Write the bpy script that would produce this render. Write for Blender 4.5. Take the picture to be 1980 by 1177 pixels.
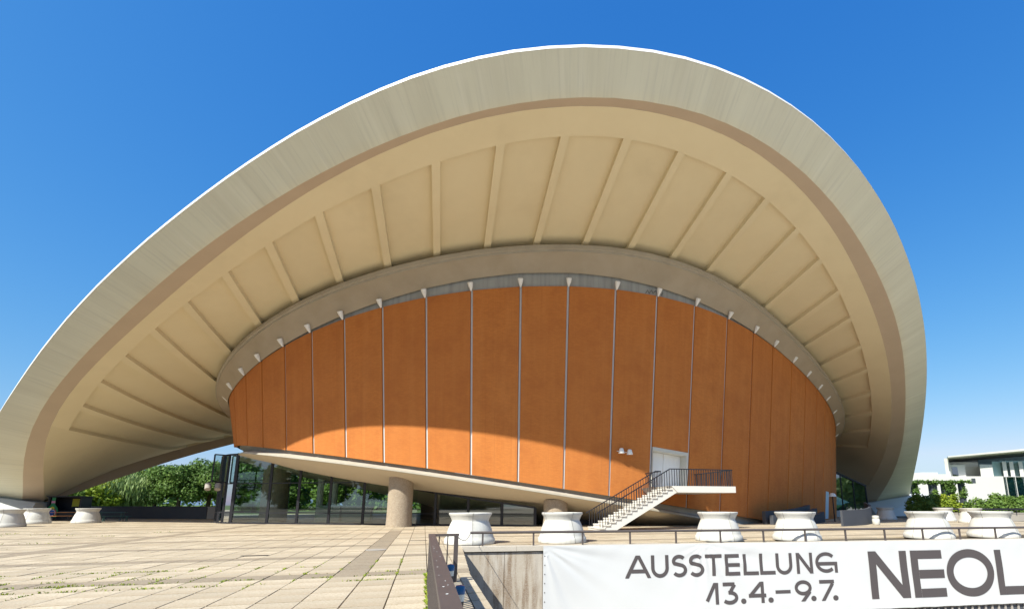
import bpy, bmesh, math, random
import numpy as np
from mathutils import Vector, Matrix

# ------------------------------------------------------------------ camera, sky, sun, exposure
for _o in list(bpy.data.objects): bpy.data.objects.remove(_o)
SC = bpy.context.scene
COL = SC.collection
random.seed(7); RNG = np.random.default_rng(7)
EYE = 1.46
PITCH = math.radians(10.481)
cam_d = bpy.data.cameras.new('camera'); cam = bpy.data.objects.new('camera', cam_d); COL.objects.link(cam)
cam.location = (0, 0, EYE); cam.rotation_euler = (math.radians(90) + PITCH, 0, 0)
cam_d.sensor_fit = 'HORIZONTAL'; cam_d.sensor_width = 36.0; cam_d.lens = 36.0 * 950 / 1980
cam_d.shift_x = -110 / 1980; cam_d.shift_y = 209.75 / 1980
cam_d.clip_start = 0.05; cam_d.clip_end = 3000
SC.camera = cam

SUN_EL = math.radians(46.0); SUN_AZ = math.radians(35.0)      # azimuth: behind the viewer, turned to the left
sun_vec = Vector((-math.cos(SUN_EL) * math.sin(SUN_AZ), -math.cos(SUN_EL) * math.cos(SUN_AZ), math.sin(SUN_EL)))
world = bpy.data.worlds.new('World'); SC.world = world; world.use_nodes = True
wn, wl = world.node_tree.nodes, world.node_tree.links
wn.clear()
wo = wn.new('ShaderNodeOutputWorld'); wb = wn.new('ShaderNodeBackground'); ws = wn.new('ShaderNodeTexSky')
ws.sky_type = 'NISHITA'; ws.sun_disc = False; ws.sun_elevation = SUN_EL
ws.sun_rotation = math.atan2(sun_vec.x, sun_vec.y)
ws.air_density = 1.0; ws.dust_density = 1.0; ws.ozone_density = 3.0; ws.altitude = 0
wb.inputs['Strength'].default_value = 0.13
# one even grade over the whole sky: a clear deep summer blue that pales towards the horizon
sep = wn.new('ShaderNodeSeparateColor'); com = wn.new('ShaderNodeCombineColor'); wl.new(ws.outputs[0], sep.inputs[0])
for ch_, (gain, power, cap) in enumerate(((0.233, 1.6, 4.5), (0.70, 0.85, 6.2), (1.85, 0.40, 9.0))):
    lo_ = wn.new('ShaderNodeMath'); lo_.operation = 'MINIMUM'; lo_.inputs[1].default_value = cap; wl.new(sep.outputs[ch_], lo_.inputs[0])
    pw_ = wn.new('ShaderNodeMath'); pw_.operation = 'POWER'; pw_.inputs[1].default_value = power; wl.new(lo_.outputs[0], pw_.inputs[0])
    ml_ = wn.new('ShaderNodeMath'); ml_.operation = 'MULTIPLY'; ml_.inputs[1].default_value = gain; wl.new(pw_.outputs[0], ml_.inputs[0]); wl.new(ml_.outputs[0], com.inputs[ch_])
wl.new(com.outputs[0], wb.inputs['Color'])
wl.new(wb.outputs[0], wo.inputs['Surface'])   # clear, slightly deepened blue
sd = bpy.data.lights.new('sun', 'SUN'); sd.energy = 4.25; sd.angle = math.radians(0.53); sd.color = (1.0, 0.975, 0.85)
so = bpy.data.objects.new('sun', sd); COL.objects.link(so); so.rotation_euler = sun_vec.to_track_quat('Z', 'Y').to_euler()
so.location = (-40, -60, 90)
SC.view_settings.view_transform = 'Standard'; SC.view_settings.look = 'None'
SC.view_settings.gamma = 1.0; SC.view_settings.use_curve_mapping = False
SC.view_settings.exposure = 0.92
SC.render.engine = 'CYCLES'
SC.cycles.max_bounces = 8; SC.cycles.diffuse_bounces = 5; SC.cycles.glossy_bounces = 4; SC.cycles.transparent_max_bounces = 24
SC.cycles.use_denoising = True

# ------------------------------------------------------------------ frames of reference (metres)
# hall frame: u along the springing line, w out of the front, z up; origin on the middle of the hall
HALL = np.array([-3.84, 57.66, 0.0]); PHI = 0.243
LAT = np.array([math.cos(PHI), math.sin(PHI), 0]); FWD = np.array([math.sin(PHI), -math.cos(PHI), 0])
def G(u, w, z=0.0): return tuple(HALL + u * LAT + w * FWD + np.array([0, 0, z]))
# paving frame: px across, py away from the viewer, origin under the viewer
PT = math.radians(-16.2); PC, PS = math.cos(PT), math.sin(PT)
def R(px, py, z=0.0): return (px * PC + py * PS, -px * PS + py * PC, z)
# pit wall frame: s along the wall, d out of its face (towards the viewer), z up
WD = np.array([1.7042, 0.2968]); WD = WD / np.hypot(*WD); WN = np.array([WD[1], -WD[0]]); WQ = np.array([-2.914, 17.0]) * 1.04
def W(s, d, z=0.0): p = WQ + s * WD + d * WN; return (p[0], p[1], z)

# ------------------------------------------------------------------ helpers
class MB:
    """collects faces and links them as one mesh object"""
    def __init__(s): s.v = []; s.f = []; s.uv = []; s.m = []
    def quad(s, a, b, c, d, m=0, uv=None):
        i = len(s.v); s.v += [tuple(a), tuple(b), tuple(c), tuple(d)]; s.f.append((i, i+1, i+2, i+3)); s.m.append(m)
        s.uv.append(uv or ((0, 0), (1, 0), (1, 1), (0, 1)))
    def poly(s, pts, m=0):
        i = len(s.v); s.v += [tuple(p) for p in pts]; s.f.append(tuple(range(i, i+len(pts)))); s.m.append(m); s.uv.append(tuple((0, 0) for _ in pts))
    def grid(s, rows, closed=False, uvs=None, m=0, flip=False):
        """rows[i][j] points, shared vertices (smooth)"""
        n, k = len(rows), len(rows[0]); b = len(s.v)
        for r in rows: s.v += [tuple(p) for p in r]
        for i in range(n - 1):
            for j in range(k if closed else k - 1):
                j2 = (j + 1) % k
                f = (b+i*k+j, b+i*k+j2, b+(i+1)*k+j2, b+(i+1)*k+j)
                if uvs is not None:
                    q = (uvs[i][j], uvs[i][j2], uvs[i+1][j2], uvs[i+1][j])
                else: q = ((j, i), (j+1, i), (j+1, i+1), (j, i+1))
                if flip: f = f[::-1]; q = q[::-1]
                s.f.append(f); s.uv.append(q); s.m.append(m)
    def hexa(s, p, m=0):
        """8 points: bottom ring 0-3, top ring 4-7"""
        for a, b, c, d in ((3, 2, 1, 0), (4, 5, 6, 7), (0, 1, 5, 4), (1, 2, 6, 5), (2, 3, 7, 6), (3, 0, 4, 7)):
            s.quad(p[a], p[b], p[c], p[d], m)
    def box(s, fr, a, b, m=0):
        """axis box in frame function fr from corner a to corner b"""
        (x0, y0, z0), (x1, y1, z1) = a, b
        s.hexa([fr(x0, y0, z0), fr(x1, y0, z0), fr(x1, y1, z0), fr(x0, y1, z0), fr(x0, y0, z1), fr(x1, y0, z1), fr(x1, y1, z1), fr(x0, y1, z1)], m)
    def bar(s, p, q, w, h=None, up=(0, 0, 1), m=0):
        """rectangular bar from p to q, w across, h along up"""
        p, q = Vector(p), Vector(q); h = h or w; d = (q - p).normalized(); U = Vector(up)
        if abs(d.dot(U)) > 0.98: U = Vector((0, 1, 0))
        sd_ = d.cross(U).normalized(); U = sd_.cross(d).normalized(); A = sd_ * (w / 2); B = U * (h / 2)
        s.hexa([p-A-B, p+A-B, q+A-B, q-A-B, p-A+B, p+A+B, q+A+B, q-A+B], m)
    def tube(s, pts, r, n=8, m=0, caps=True):
        pts = [Vector(p) for p in pts]; rs = r if isinstance(r, (list, tuple)) else [r] * len(pts); rows = []
        for i, p in enumerate(pts):
            d = (pts[min(i+1, len(pts)-1)] - pts[max(i-1, 0)]).normalized(); U = Vector((0, 0, 1)) if abs(d.z) < 0.95 else Vector((1, 0, 0))
            a = d.cross(U).normalized(); b = d.cross(a)
            rows.append([p + (a * math.cos(t) + b * math.sin(t)) * rs[i] for t in [2*math.pi*k/n for k in range(n)]])
        s.grid(rows, closed=True, m=m)
        if caps: s.poly(rows[0], m); s.poly(rows[-1][::-1], m)
    def lathe(s, c, prof, n=32, a0=0.0, a1=2*math.pi, m=0, ax=None):
        full = abs(a1 - a0 - 2*math.pi) < 1e-6; k = n if full else n + 1
        rows = [[(c[0]+r*math.cos(a0+(a1-a0)*j/n), c[1]+r*math.sin(a0+(a1-a0)*j/n), c[2]+z) for j in range(k)] for r, z in prof]
        s.grid(rows, closed=full, m=m)
    def build(s, name, mats, parent=None, smooth=False, recalc=True, loc=None):
        me = bpy.data.meshes.new(name)
        v = s.v
        if loc is not None: v = [(p[0]-loc[0], p[1]-loc[1], p[2]-loc[2]) for p in v]
        me.from_pydata([tuple(map(float, p)) for p in v], [], s.f)
        ul = me.uv_layers.new(name='UVMap'); flat = [c for q in s.uv for p in q for c in p]; ul.data.foreach_set('uv', flat)
        for mt in (mats if isinstance(mats, (list, tuple)) else [mats]): me.materials.append(mt)
        me.polygons.foreach_set('material_index', s.m)
        if recalc:
            bm = bmesh.new(); bm.from_mesh(me); bmesh.ops.recalc_face_normals(bm, faces=bm.faces); bm.to_mesh(me); bm.free()
        if smooth:
            me.polygons.foreach_set('use_smooth', [True] * len(me.polygons)); me.set_sharp_from_angle(angle=math.radians(smooth if smooth > 1 else 40))
        me.update()
        o = bpy.data.objects.new(name, me); COL.objects.link(o)
        if loc is not None: o.location = loc
        if parent is not None:
            o.parent = parent; o.matrix_parent_inverse = PINV.get(parent.name, Matrix.Identity(4))
        return o
PINV = {}
def empty(name, loc=(0, 0, 0)):
    o = bpy.data.objects.new(name, None); COL.objects.link(o); o.location = loc; o.empty_display_size = 0.3
    PINV[o.name] = Matrix.Translation(loc).inverted(); return o
def tag(o, label=None, cat=None, group=None, kind=None):
    if label: o['label'] = label
    if cat: o['category'] = cat
    if group: o['group'] = group
    if kind: o['kind'] = kind
    return o
def copy_tree(src, parent=None):
    c = src.copy(); COL.objects.link(c)
    if parent is not None: c.parent = parent; c.matrix_parent_inverse = src.matrix_parent_inverse.copy()
    for ch in src.children: copy_tree(ch, c)
    return c
def hermite(xs, ys, x): return float(np.interp(x, xs, ys))

# ------------------------------------------------------------------ materials
def mat(name, col, rough=0.7, noise=None, bump=None, streak=None, metal=0.0, spec=0.4, coord='Object', vary=0.0, speck=None):
    """col base colour; noise=(scale, amount, colour2); bump=(scale, strength, distance); streak=(scale vec, colour, amount); speck=(scale, colour, amount)"""
    m = bpy.data.materials.new(name); m.use_nodes = True; nt = m.node_tree; N, L = nt.nodes, nt.links; N.clear()
    out = N.new('ShaderNodeOutputMaterial'); b = N.new('ShaderNodeBsdfPrincipled'); L.new(b.outputs[0], out.inputs[0])
    b.inputs['Roughness'].default_value = rough; b.inputs['Metallic'].default_value = metal; b.inputs['Specular IOR Level'].default_value = spec
    tc = N.new('ShaderNodeTexCoord'); src = tc.outputs[coord]
    rgb = N.new('ShaderNodeRGB'); rgb.outputs[0].default_value = (*col, 1); cur = rgb.outputs[0]
    def mixc(a, fac_out, colour, amount):
        mx = N.new('ShaderNodeMix'); mx.data_type = 'RGBA'; mm = N.new('ShaderNodeMath'); mm.operation = 'MULTIPLY'; mm.inputs[1].default_value = amount
        L.new(fac_out, mm.inputs[0]); L.new(mm.outputs[0], mx.inputs['Factor']); L.new(a, mx.inputs['A']); mx.inputs['B'].default_value = (*colour, 1); return mx.outputs['Result']
    def ramp(o, lo, hi):
        r = N.new('ShaderNodeMapRange'); r.inputs['From Min'].default_value = lo; r.inputs['From Max'].default_value = hi; L.new(o, r.inputs['Value']); return r.outputs[0]
    def nz(scale, detail=5, vec=None, rough_=0.6):
        t = N.new('ShaderNodeTexNoise'); t.inputs['Scale'].default_value = 1.0 if vec else scale; t.inputs['Detail'].default_value = detail; t.inputs['Roughness'].default_value = rough_
        if vec:
            mp = N.new('ShaderNodeMapping'); mp.inputs['Scale'].default_value = vec; L.new(src, mp.inputs[0]); L.new(mp.outputs[0], t.inputs['Vector'])
        else: L.new(src, t.inputs['Vector'])
        return t.outputs['Fac']
    if vary:
        oi = N.new('ShaderNodeObjectInfo'); at = N.new('ShaderNodeAttribute'); at.attribute_name = 'tone'
        ad = N.new('ShaderNodeMath'); ad.operation = 'ADD'; L.new(oi.outputs['Random'], ad.inputs[0]); L.new(at.outputs['Fac'], ad.inputs[1])
        fr = N.new('ShaderNodeMath'); fr.operation = 'FRACT'; L.new(ad.outputs[0], fr.inputs[0])
        cur = mixc(cur, fr.outputs[0], tuple(c * 0.5 for c in col), vary)
    if noise: cur = mixc(cur, ramp(nz(noise[0]), 0.35, 0.68), noise[2], noise[1])
    for st in (streak if isinstance(streak, list) else [streak] if streak else []):
        cur = mixc(cur, ramp(nz(1, 6, st[0]), st[3] if len(st) > 3 else 0.42, st[4] if len(st) > 4 else 0.72), st[1], st[2])
    if speck:
        vo = N.new('ShaderNodeTexVoronoi'); vo.inputs['Scale'].default_value = speck[0]; L.new(src, vo.inputs['Vector'])
        sx = N.new('ShaderNodeSeparateColor'); L.new(vo.outputs['Color'], sx.inputs[0]); cur = mixc(cur, ramp(sx.outputs[0], 0.35, 0.95), speck[1], speck[2])
    L.new(cur, b.inputs['Base Color'])
    if bump:
        bp = N.new('ShaderNodeBump'); bp.inputs['Strength'].default_value = bump[1]; bp.inputs['Distance'].default_value = bump[2]
        L.new(nz(bump[0], 4), bp.inputs['Height']); L.new(bp.outputs[0], b.inputs['Normal'])
    return m
M = {}
M['fascia'] = mat('fascia_concrete', (0.68, 0.65, 0.50), 0.85, noise=(0.25, 0.35, (0.72, 0.685, 0.54)), coord='UV', bump=(9, 0.25, 0.02),
    streak=[((2.2, 0.10, 1), (0.76, 0.725, 0.59), 0.45, 0.5, 0.7), ((5.5, 0.16, 1), (0.52, 0.50, 0.40), 0.55, 0.5, 0.72), ((0.5, 0.05, 1), (0.53, 0.49, 0.37), 0.5)])
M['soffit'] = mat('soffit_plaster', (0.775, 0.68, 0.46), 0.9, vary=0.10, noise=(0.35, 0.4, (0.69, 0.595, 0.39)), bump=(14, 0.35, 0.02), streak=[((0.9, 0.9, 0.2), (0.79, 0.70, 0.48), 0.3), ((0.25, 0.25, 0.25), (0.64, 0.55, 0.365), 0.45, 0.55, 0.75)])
M['strip'] = mat('soffit_strip_shade', (0.53, 0.43, 0.32), 0.9, noise=(0.5, 0.3, (0.42, 0.33, 0.25)), bump=(14, 0.3, 0.02))  # darker than the soffit: shade on turned-away beam faces put into the colour
M['rim'] = mat('white_sheet_metal', (0.82, 0.82, 0.82), 0.45)
M['ring_soffit'] = mat('ring_soffit_paint', (0.41, 0.345, 0.26), 0.9, noise=(0.6, 0.6, (0.33, 0.27, 0.19)), bump=(10, 0.3, 0.02), speck=(1.3, (0.42, 0.34, 0.24), 0.25))
M['ring'] = mat('weathered_ring_concrete', (0.43, 0.38, 0.30), 0.88, noise=(0.8, 0.6, (0.33, 0.285, 0.22)), bump=(10, 0.4, 0.02), streak=((1.2, 1.2, 0.15), (0.46, 0.41, 0.33), 0.45))
M['neck'] = mat('grey_neck_concrete', (0.36, 0.36, 0.34), 0.9, streak=((3, 3, 0.12), (0.20, 0.20, 0.19), 0.7), bump=(12, 0.3, 0.02))
M['alu'] = mat('joint_aluminium', (0.56, 0.57, 0.58), 0.6, noise=(3, 0.3, (0.45, 0.46, 0.47)))
M['cone'] = mat('white_enamel', (0.80, 0.80, 0.78), 0.4)
M['ledge'] = mat('ledge_concrete', (0.44, 0.41, 0.35), 0.9, noise=(1.1, 0.5, (0.36, 0.33, 0.28)), bump=(14, 0.3, 0.02), streak=((2, 2, 0.3), (0.32, 0.29, 0.25), 0.4))
M['bowl'] = mat('bowl_soffit_plaster', (0.55, 0.47, 0.36), 0.9, noise=(0.5, 0.35, (0.48, 0.41, 0.31)), bump=(14, 0.2, 0.02))
M['column'] = mat('column_concrete', (0.34, 0.27, 0.20), 0.92, noise=(4, 0.6, (0.24, 0.19, 0.14)), bump=(30, 0.6, 0.03), speck=(26, (0.46, 0.39, 0.31), 0.5))
M['black'] = mat('black_steel', (0.018, 0.018, 0.024), 0.45)
M['brown'] = mat('brown_rail_paint', (0.085, 0.070, 0.068), 0.5, noise=(5, 0.4, (0.06, 0.05, 0.05)))
M['drop'] = mat('pale_droppings', (0.75, 0.75, 0.72), 0.8)
M['white'] = mat('white_painted_concrete', (0.58, 0.57, 0.545), 0.75, noise=(1.6, 0.5, (0.54, 0.525, 0.49)), bump=(20, 0.15, 0.01), streak=((4, 4, 0.5), (0.40, 0.38, 0.33), 0.5, 0.48, 0.74))
M['stair'] = mat('stair_white_concrete', (0.61, 0.59, 0.555), 0.8, noise=(2.5, 0.35, (0.64, 0.62, 0.59)), bump=(25, 0.2, 0.01))
M['door'] = mat('white_door_metal', (0.74, 0.74, 0.74), 0.5)
M['reveal'] = mat('door_surround', (0.55, 0.54, 0.49), 0.8, noise=(3, 0.3, (0.48, 0.47, 0.43)))
M['blue_door'] = mat('pale_blue_door', (0.42, 0.60, 0.72), 0.5)
M['abut'] = mat('abutment_concrete', (0.50, 0.51, 0.51), 0.85, noise=(0.6, 0.5, (0.42, 0.43, 0.43)), bump=(12, 0.2, 0.02))
M['slab'] = mat('exposed_aggregate_slab', (0.57, 0.485, 0.37), 0.92, noise=(1.3, 0.45, (0.41, 0.325, 0.225)), vary=0.62, speck=(42, (0.33, 0.26, 0.17), 0.6), bump=(60, 0.5, 0.006), streak=((0.35, 0.35, 1), (0.34, 0.26, 0.18), 0.55, 0.46, 0.66))
M['slab_dark'] = mat('grey_aggregate_slab', (0.27, 0.215, 0.155), 0.92, noise=(1.3, 0.35, (0.22, 0.17, 0.12)), vary=0.25, speck=(75, (0.40, 0.34, 0.26), 0.5), bump=(60, 0.5, 0.006))
M['soil'] = mat('joint_dirt', (0.075, 0.058, 0.04), 0.95, noise=(3, 0.5, (0.10, 0.08, 0.05)))
M['earth'] = mat('planter_soil', (0.09, 0.065, 0.045), 0.95, noise=(6, 0.5, (0.05, 0.04, 0.03)))
M['lawn'] = mat('lawn', (0.075, 0.12, 0.028), 0.95, noise=(0.3, 0.5, (0.11, 0.13, 0.04)), bump=(4, 0.6, 0.1))
M['pit_wall'] = mat('stained_wall_concrete', (0.38, 0.32, 0.255), 0.9, noise=(1.4, 0.5, (0.45, 0.40, 0.34)), bump=(25, 0.35, 0.015), speck=(60, (0.52, 0.49, 0.45), 0.35),
    streak=[((4.5, 4.5, 0.45), (0.20, 0.135, 0.085), 0.9, 0.44, 0.6), ((1.8, 1.8, 0.3), (0.54, 0.51, 0.47), 0.5, 0.47, 0.62)])
M['coping'] = mat('coping_stone', (0.47, 0.42, 0.36), 0.9, noise=(3, 0.5, (0.38, 0.34, 0.29)), bump=(25, 0.3, 0.012), speck=(60, (0.58, 0.53, 0.47), 0.35))
M['banner'] = mat('banner_fabric', (0.535, 0.54, 0.555), 0.7, noise=(0.6, 0.15, (0.495, 0.50, 0.52)))
M['ink'] = mat('banner_ink', (0.070, 0.060, 0.063), 0.75)
M['dark_wall'] = mat('dark_and_shaded_wall', (0.058, 0.064, 0.080), 0.7, noise=(1.2, 0.4, (0.075, 0.08, 0.095)))  # dark walls; also stands in for shade on the left low wall and under the bowl
M['low_wall'] = mat('low_wall_concrete', (0.34, 0.31, 0.28), 0.9, noise=(1.5, 0.4, (0.28, 0.25, 0.23)), bump=(15, 0.3, 0.02))
M['timber'] = mat('orange_timber', (0.48, 0.19, 0.05), 0.6, noise=(4, 0.4, (0.36, 0.14, 0.04)))
M['green_paint'] = mat('green_table_paint', (0.018, 0.075, 0.065), 0.5)
M['lamp_blue'] = mat('blue_lamp_cap', (0.015, 0.10, 0.25), 0.25)
M['lamp_white'] = mat('frosted_lamp_band', (0.62, 0.64, 0.60), 0.4)
M['granite'] = mat('chancellery_white_concrete', (0.58, 0.565, 0.535), 0.8, noise=(0.1, 0.2, (0.68, 0.67, 0.64)))
M['teal'] = mat('teal_glazing', (0.26, 0.40, 0.41), 0.25)
M['paver_dark'] = mat('foyer_floor', (0.22, 0.19, 0.17), 0.5)
M['counter'] = mat('green_grey_counter', (0.34, 0.42, 0.36), 0.5)
M['foyer_col'] = mat('foyer_white_column', (0.80, 0.86, 0.82), 0.5)
M['red'] = mat('red_print', (0.50, 0.03, 0.08), 0.5); M['bottle'] = mat('green_print', (0.02, 0.20, 0.07), 0.4); M['yellow'] = mat('yellow_print', (0.55, 0.50, 0.04), 0.5); M['blue'] = mat('blue_print', (0.03, 0.12, 0.45), 0.5); M['pink'] = mat('pink_print', (0.55, 0.22, 0.36), 0.5)
M['bark'] = mat('bark', (0.10, 0.075, 0.055), 0.95, bump=(12, 0.6, 0.03))

def glass_mat(name, tint, refl):
    m = bpy.data.materials.new(name); m.use_nodes = True; N, L = m.node_tree.nodes, m.node_tree.links; N.clear()
    out = N.new('ShaderNodeOutputMaterial'); mx = N.new('ShaderNodeMixShader'); t = N.new('ShaderNodeBsdfTransparent'); g = N.new('ShaderNodeBsdfGlossy'); f = N.new('ShaderNodeLayerWeight'); a = N.new('ShaderNodeMath')
    t.inputs[0].default_value = (*tint, 1); g.inputs['Roughness'].default_value = 0.02; g.inputs[0].default_value = (0.85, 0.9, 0.92, 1); f.inputs[0].default_value = 0.25
    a.operation = 'MULTIPLY_ADD'; a.inputs[1].default_value = 0.55; a.inputs[2].default_value = refl; a.use_clamp = True
    L.new(f.outputs[0], a.inputs[0]); L.new(a.outputs[0], mx.inputs[0]); L.new(t.outputs[0], mx.inputs[1]); L.new(g.outputs[0], mx.inputs[2]); L.new(mx.outputs[0], out.inputs[0]); return m
M['glass'] = glass_mat('foyer_glass', (0.70, 0.80, 0.75), 0.15)
M['glass_blue'] = glass_mat('clear_glass', (0.60, 0.76, 0.78), 0.12)
M['glass_office'] = glass_mat('office_glass', (0.10, 0.22, 0.24), 0.30)

def clinker():
    m = mat('orange_clinker', (0.519, 0.1701, 0.0382), 0.9)
    nt = m.node_tree; N, L = nt.nodes, nt.links; b = [n for n in N if n.type == 'BSDF_PRINCIPLED'][0]
    uv = N.new('ShaderNodeUVMap'); uv.uv_map = 'UVMap'
    br = N.new('ShaderNodeTexBrick'); br.inputs['Scale'].default_value = 1.0; br.inputs['Brick Width'].default_value = 0.24; br.inputs['Row Height'].default_value = 0.062
    br.inputs['Mortar Size'].default_value = 0.006; br.inputs['Color1'].default_value = (0.575, 0.1977, 0.0404, 1); br.inputs['Color2'].default_value = (0.501, 0.1656, 0.0338, 1); br.inputs['Mortar'].default_value = (0.408, 0.1425, 0.0404, 1)
    L.new(uv.outputs[0], br.inputs['Vector'])
    mp = N.new('ShaderNodeMapping'); mp.inputs['Scale'].default_value = (1.7, 0.14, 1); L.new(uv.outputs[0], mp.inputs[0])
    n1 = N.new('ShaderNodeTexNoise'); n1.inputs['Scale'].default_value = 1.0; n1.inputs['Detail'].default_value = 6; L.new(mp.outputs[0], n1.inputs['Vector'])
    n2 = N.new('ShaderNodeTexNoise'); n2.inputs['Scale'].default_value = 0.55; n2.inputs['Detail'].default_value = 7; n2.inputs['Roughness'].default_value = 0.65; L.new(uv.outputs[0], n2.inputs['Vector'])
    oi = N.new('ShaderNodeObjectInfo')
    def mx(a, fac, col, lo, hi, amt):
        r = N.new('ShaderNodeMapRange'); r.inputs['From Min'].default_value = lo; r.inputs['From Max'].default_value = hi; r.inputs['To Max'].default_value = amt; L.new(fac, r.inputs['Value'])
        x = N.new('ShaderNodeMix'); x.data_type = 'RGBA'; L.new(r.outputs[0], x.inputs['Factor']); L.new(a, x.inputs['A']); x.inputs['B'].default_value = (*col, 1); return x.outputs['Result']
    c = mx(br.outputs['Color'], n1.outputs['Fac'], (0.593, 0.2299, 0.0588), 0.46, 0.70, 0.42)
    c = mx(c, n2.outputs['Fac'], (0.371, 0.1104, 0.0249), 0.46, 0.72, 0.60)
    mp3 = N.new('ShaderNodeMapping'); mp3.inputs['Scale'].default_value = (6.0, 0.10, 1); L.new(uv.outputs[0], mp3.inputs[0])
    n3 = N.new('ShaderNodeTexNoise'); n3.inputs['Scale'].default_value = 1.0; n3.inputs['Detail'].default_value = 5; L.new(mp3.outputs[0], n3.inputs['Vector'])
    c = mx(c, n3.outputs['Fac'], (0.343, 0.1030, 0.0249), 0.54, 0.78, 0.32)
    c = mx(c, oi.outputs['Random'], (0.436, 0.1380, 0.0309), 0.0, 1.0, 0.35)
    L.new(c, b.inputs['Base Color'])
    bp = N.new('ShaderNodeBump'); bp.inputs['Strength'].default_value = 0.35; bp.inputs['Distance'].default_value = 0.01; L.new(br.outputs['Fac'], bp.inputs['Height']); bp.invert = True
    L.new(bp.outputs[0], b.inputs['Normal']); return m
M['clinker'] = clinker()

def leaf_mat(name, c1, c2, c3):
    m = bpy.data.materials.new(name); m.use_nodes = True; N, L = m.node_tree.nodes, m.node_tree.links; N.clear()
    out = N.new('ShaderNodeOutputMaterial'); d = N.new('ShaderNodeBsdfPrincipled'); d.inputs['Roughness'].default_value = 0.55; d.inputs['Specular IOR Level'].default_value = 0.25
    t = N.new('ShaderNodeBsdfTranslucent'); mx = N.new('ShaderNodeMixShader'); mx.inputs[0].default_value = 0.28
    at = N.new('ShaderNodeAttribute'); at.attribute_name = 'tone'; cr = N.new('ShaderNodeValToRGB'); e = cr.color_ramp.elements
    e[0].color = (*c1, 1); e[1].color = (*c3, 1); k = e.new(0.5); k.color = (*c2, 1)
    L.new(at.outputs['Fac'], cr.inputs[0]); L.new(cr.outputs[0], d.inputs['Base Color']); L.new(cr.outputs[0], t.inputs[0])
    L.new(d.outputs[0], mx.inputs[1]); L.new(t.outputs[0], mx.inputs[2]); L.new(mx.outputs[0], out.inputs[0]); return m
M['leaf_dark'] = leaf_mat('dark_leaves', (0.05, 0.105, 0.022), (0.105, 0.185, 0.038), (0.18, 0.27, 0.06))
M['leaf_mid'] = leaf_mat('mid_leaves', (0.07, 0.13, 0.022), (0.115, 0.20, 0.036), (0.18, 0.27, 0.055))
M['leaf_pale'] = leaf_mat('pale_leaves', (0.14, 0.21, 0.06), (0.21, 0.30, 0.10), (0.30, 0.38, 0.15))
M['leaf_lime'] = leaf_mat('lime_leaves', (0.12, 0.19, 0.016), (0.23, 0.30, 0.026), (0.38, 0.42, 0.036))

# ------------------------------------------------------------------ measured outlines of the hall (hall frame u, w, z in metres)
ARCH0=[[-54.44,-1.19,1.33],[-54.44,-1.19,1.33],[-52.14,1.38,2.67],[-49.56,4.25,4.16],[-47.23,6.8,5.49],[-45.13,9.11,6.69],[-43.19,11.21,7.78],[-41.4,13.13,8.79],[-39.71,14.91,9.71],[-38.12,16.56,10.57],[-36.59,18.11,11.38],[-35.12,19.55,12.13],[-33.69,20.92,12.84],[-32.29,22.2,13.51],[-30.93,23.42,14.14],[-29.58,24.58,14.74],[-28.26,25.68,15.32],[-26.96,26.74,15.87],[-25.67,27.75,16.4],[-24.39,28.73,16.91],[-23.12,29.68,17.4],[-21.86,30.59,17.88],[-20.58,31.49,18.34],[-19.3,32.35,18.79],[-18.0,33.19,19.23],[-16.68,33.99,19.64],[-15.33,34.76,20.04],[-13.95,35.49,20.42],[-12.53,36.17,20.78],[-11.07,36.79,21.1],[-9.57,37.34,21.39],[-8.04,37.82,21.64],[-6.47,38.22,21.84],[-4.88,38.53,22.01],[-3.26,38.75,22.12],[-1.63,38.88,22.19],[0.0,38.91,22.2],[1.63,38.84,22.17],[3.26,38.68,22.08],[4.86,38.43,21.95],[6.44,38.1,21.78],[8.0,37.69,21.57],[9.52,37.21,21.32],[11.02,36.66,21.03],[12.48,36.06,20.72],[13.9,35.41,20.38],[15.3,34.72,20.02],[16.68,33.99,19.64],[18.03,33.22,19.24],[19.36,32.41,18.82],[20.67,31.57,18.39],[21.98,30.7,17.93],[23.28,29.8,17.46],[24.57,28.86,16.97],[25.86,27.87,16.46],[27.16,26.85,15.93],[28.46,25.78,15.37],[29.77,24.66,14.79],[31.1,23.49,14.18],[32.45,22.26,13.54],[33.84,20.96,12.86],[35.25,19.59,12.15],[36.72,18.13,11.39],[38.24,16.58,10.58],[39.84,14.92,9.72],[41.51,13.14,8.79],[43.3,11.21,7.78],[45.21,9.11,6.69],[47.28,6.8,5.49],[49.57,4.24,4.16],[52.13,1.38,2.67],[54.45,-1.19,1.33],[54.45,-1.19,1.33]]
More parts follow.
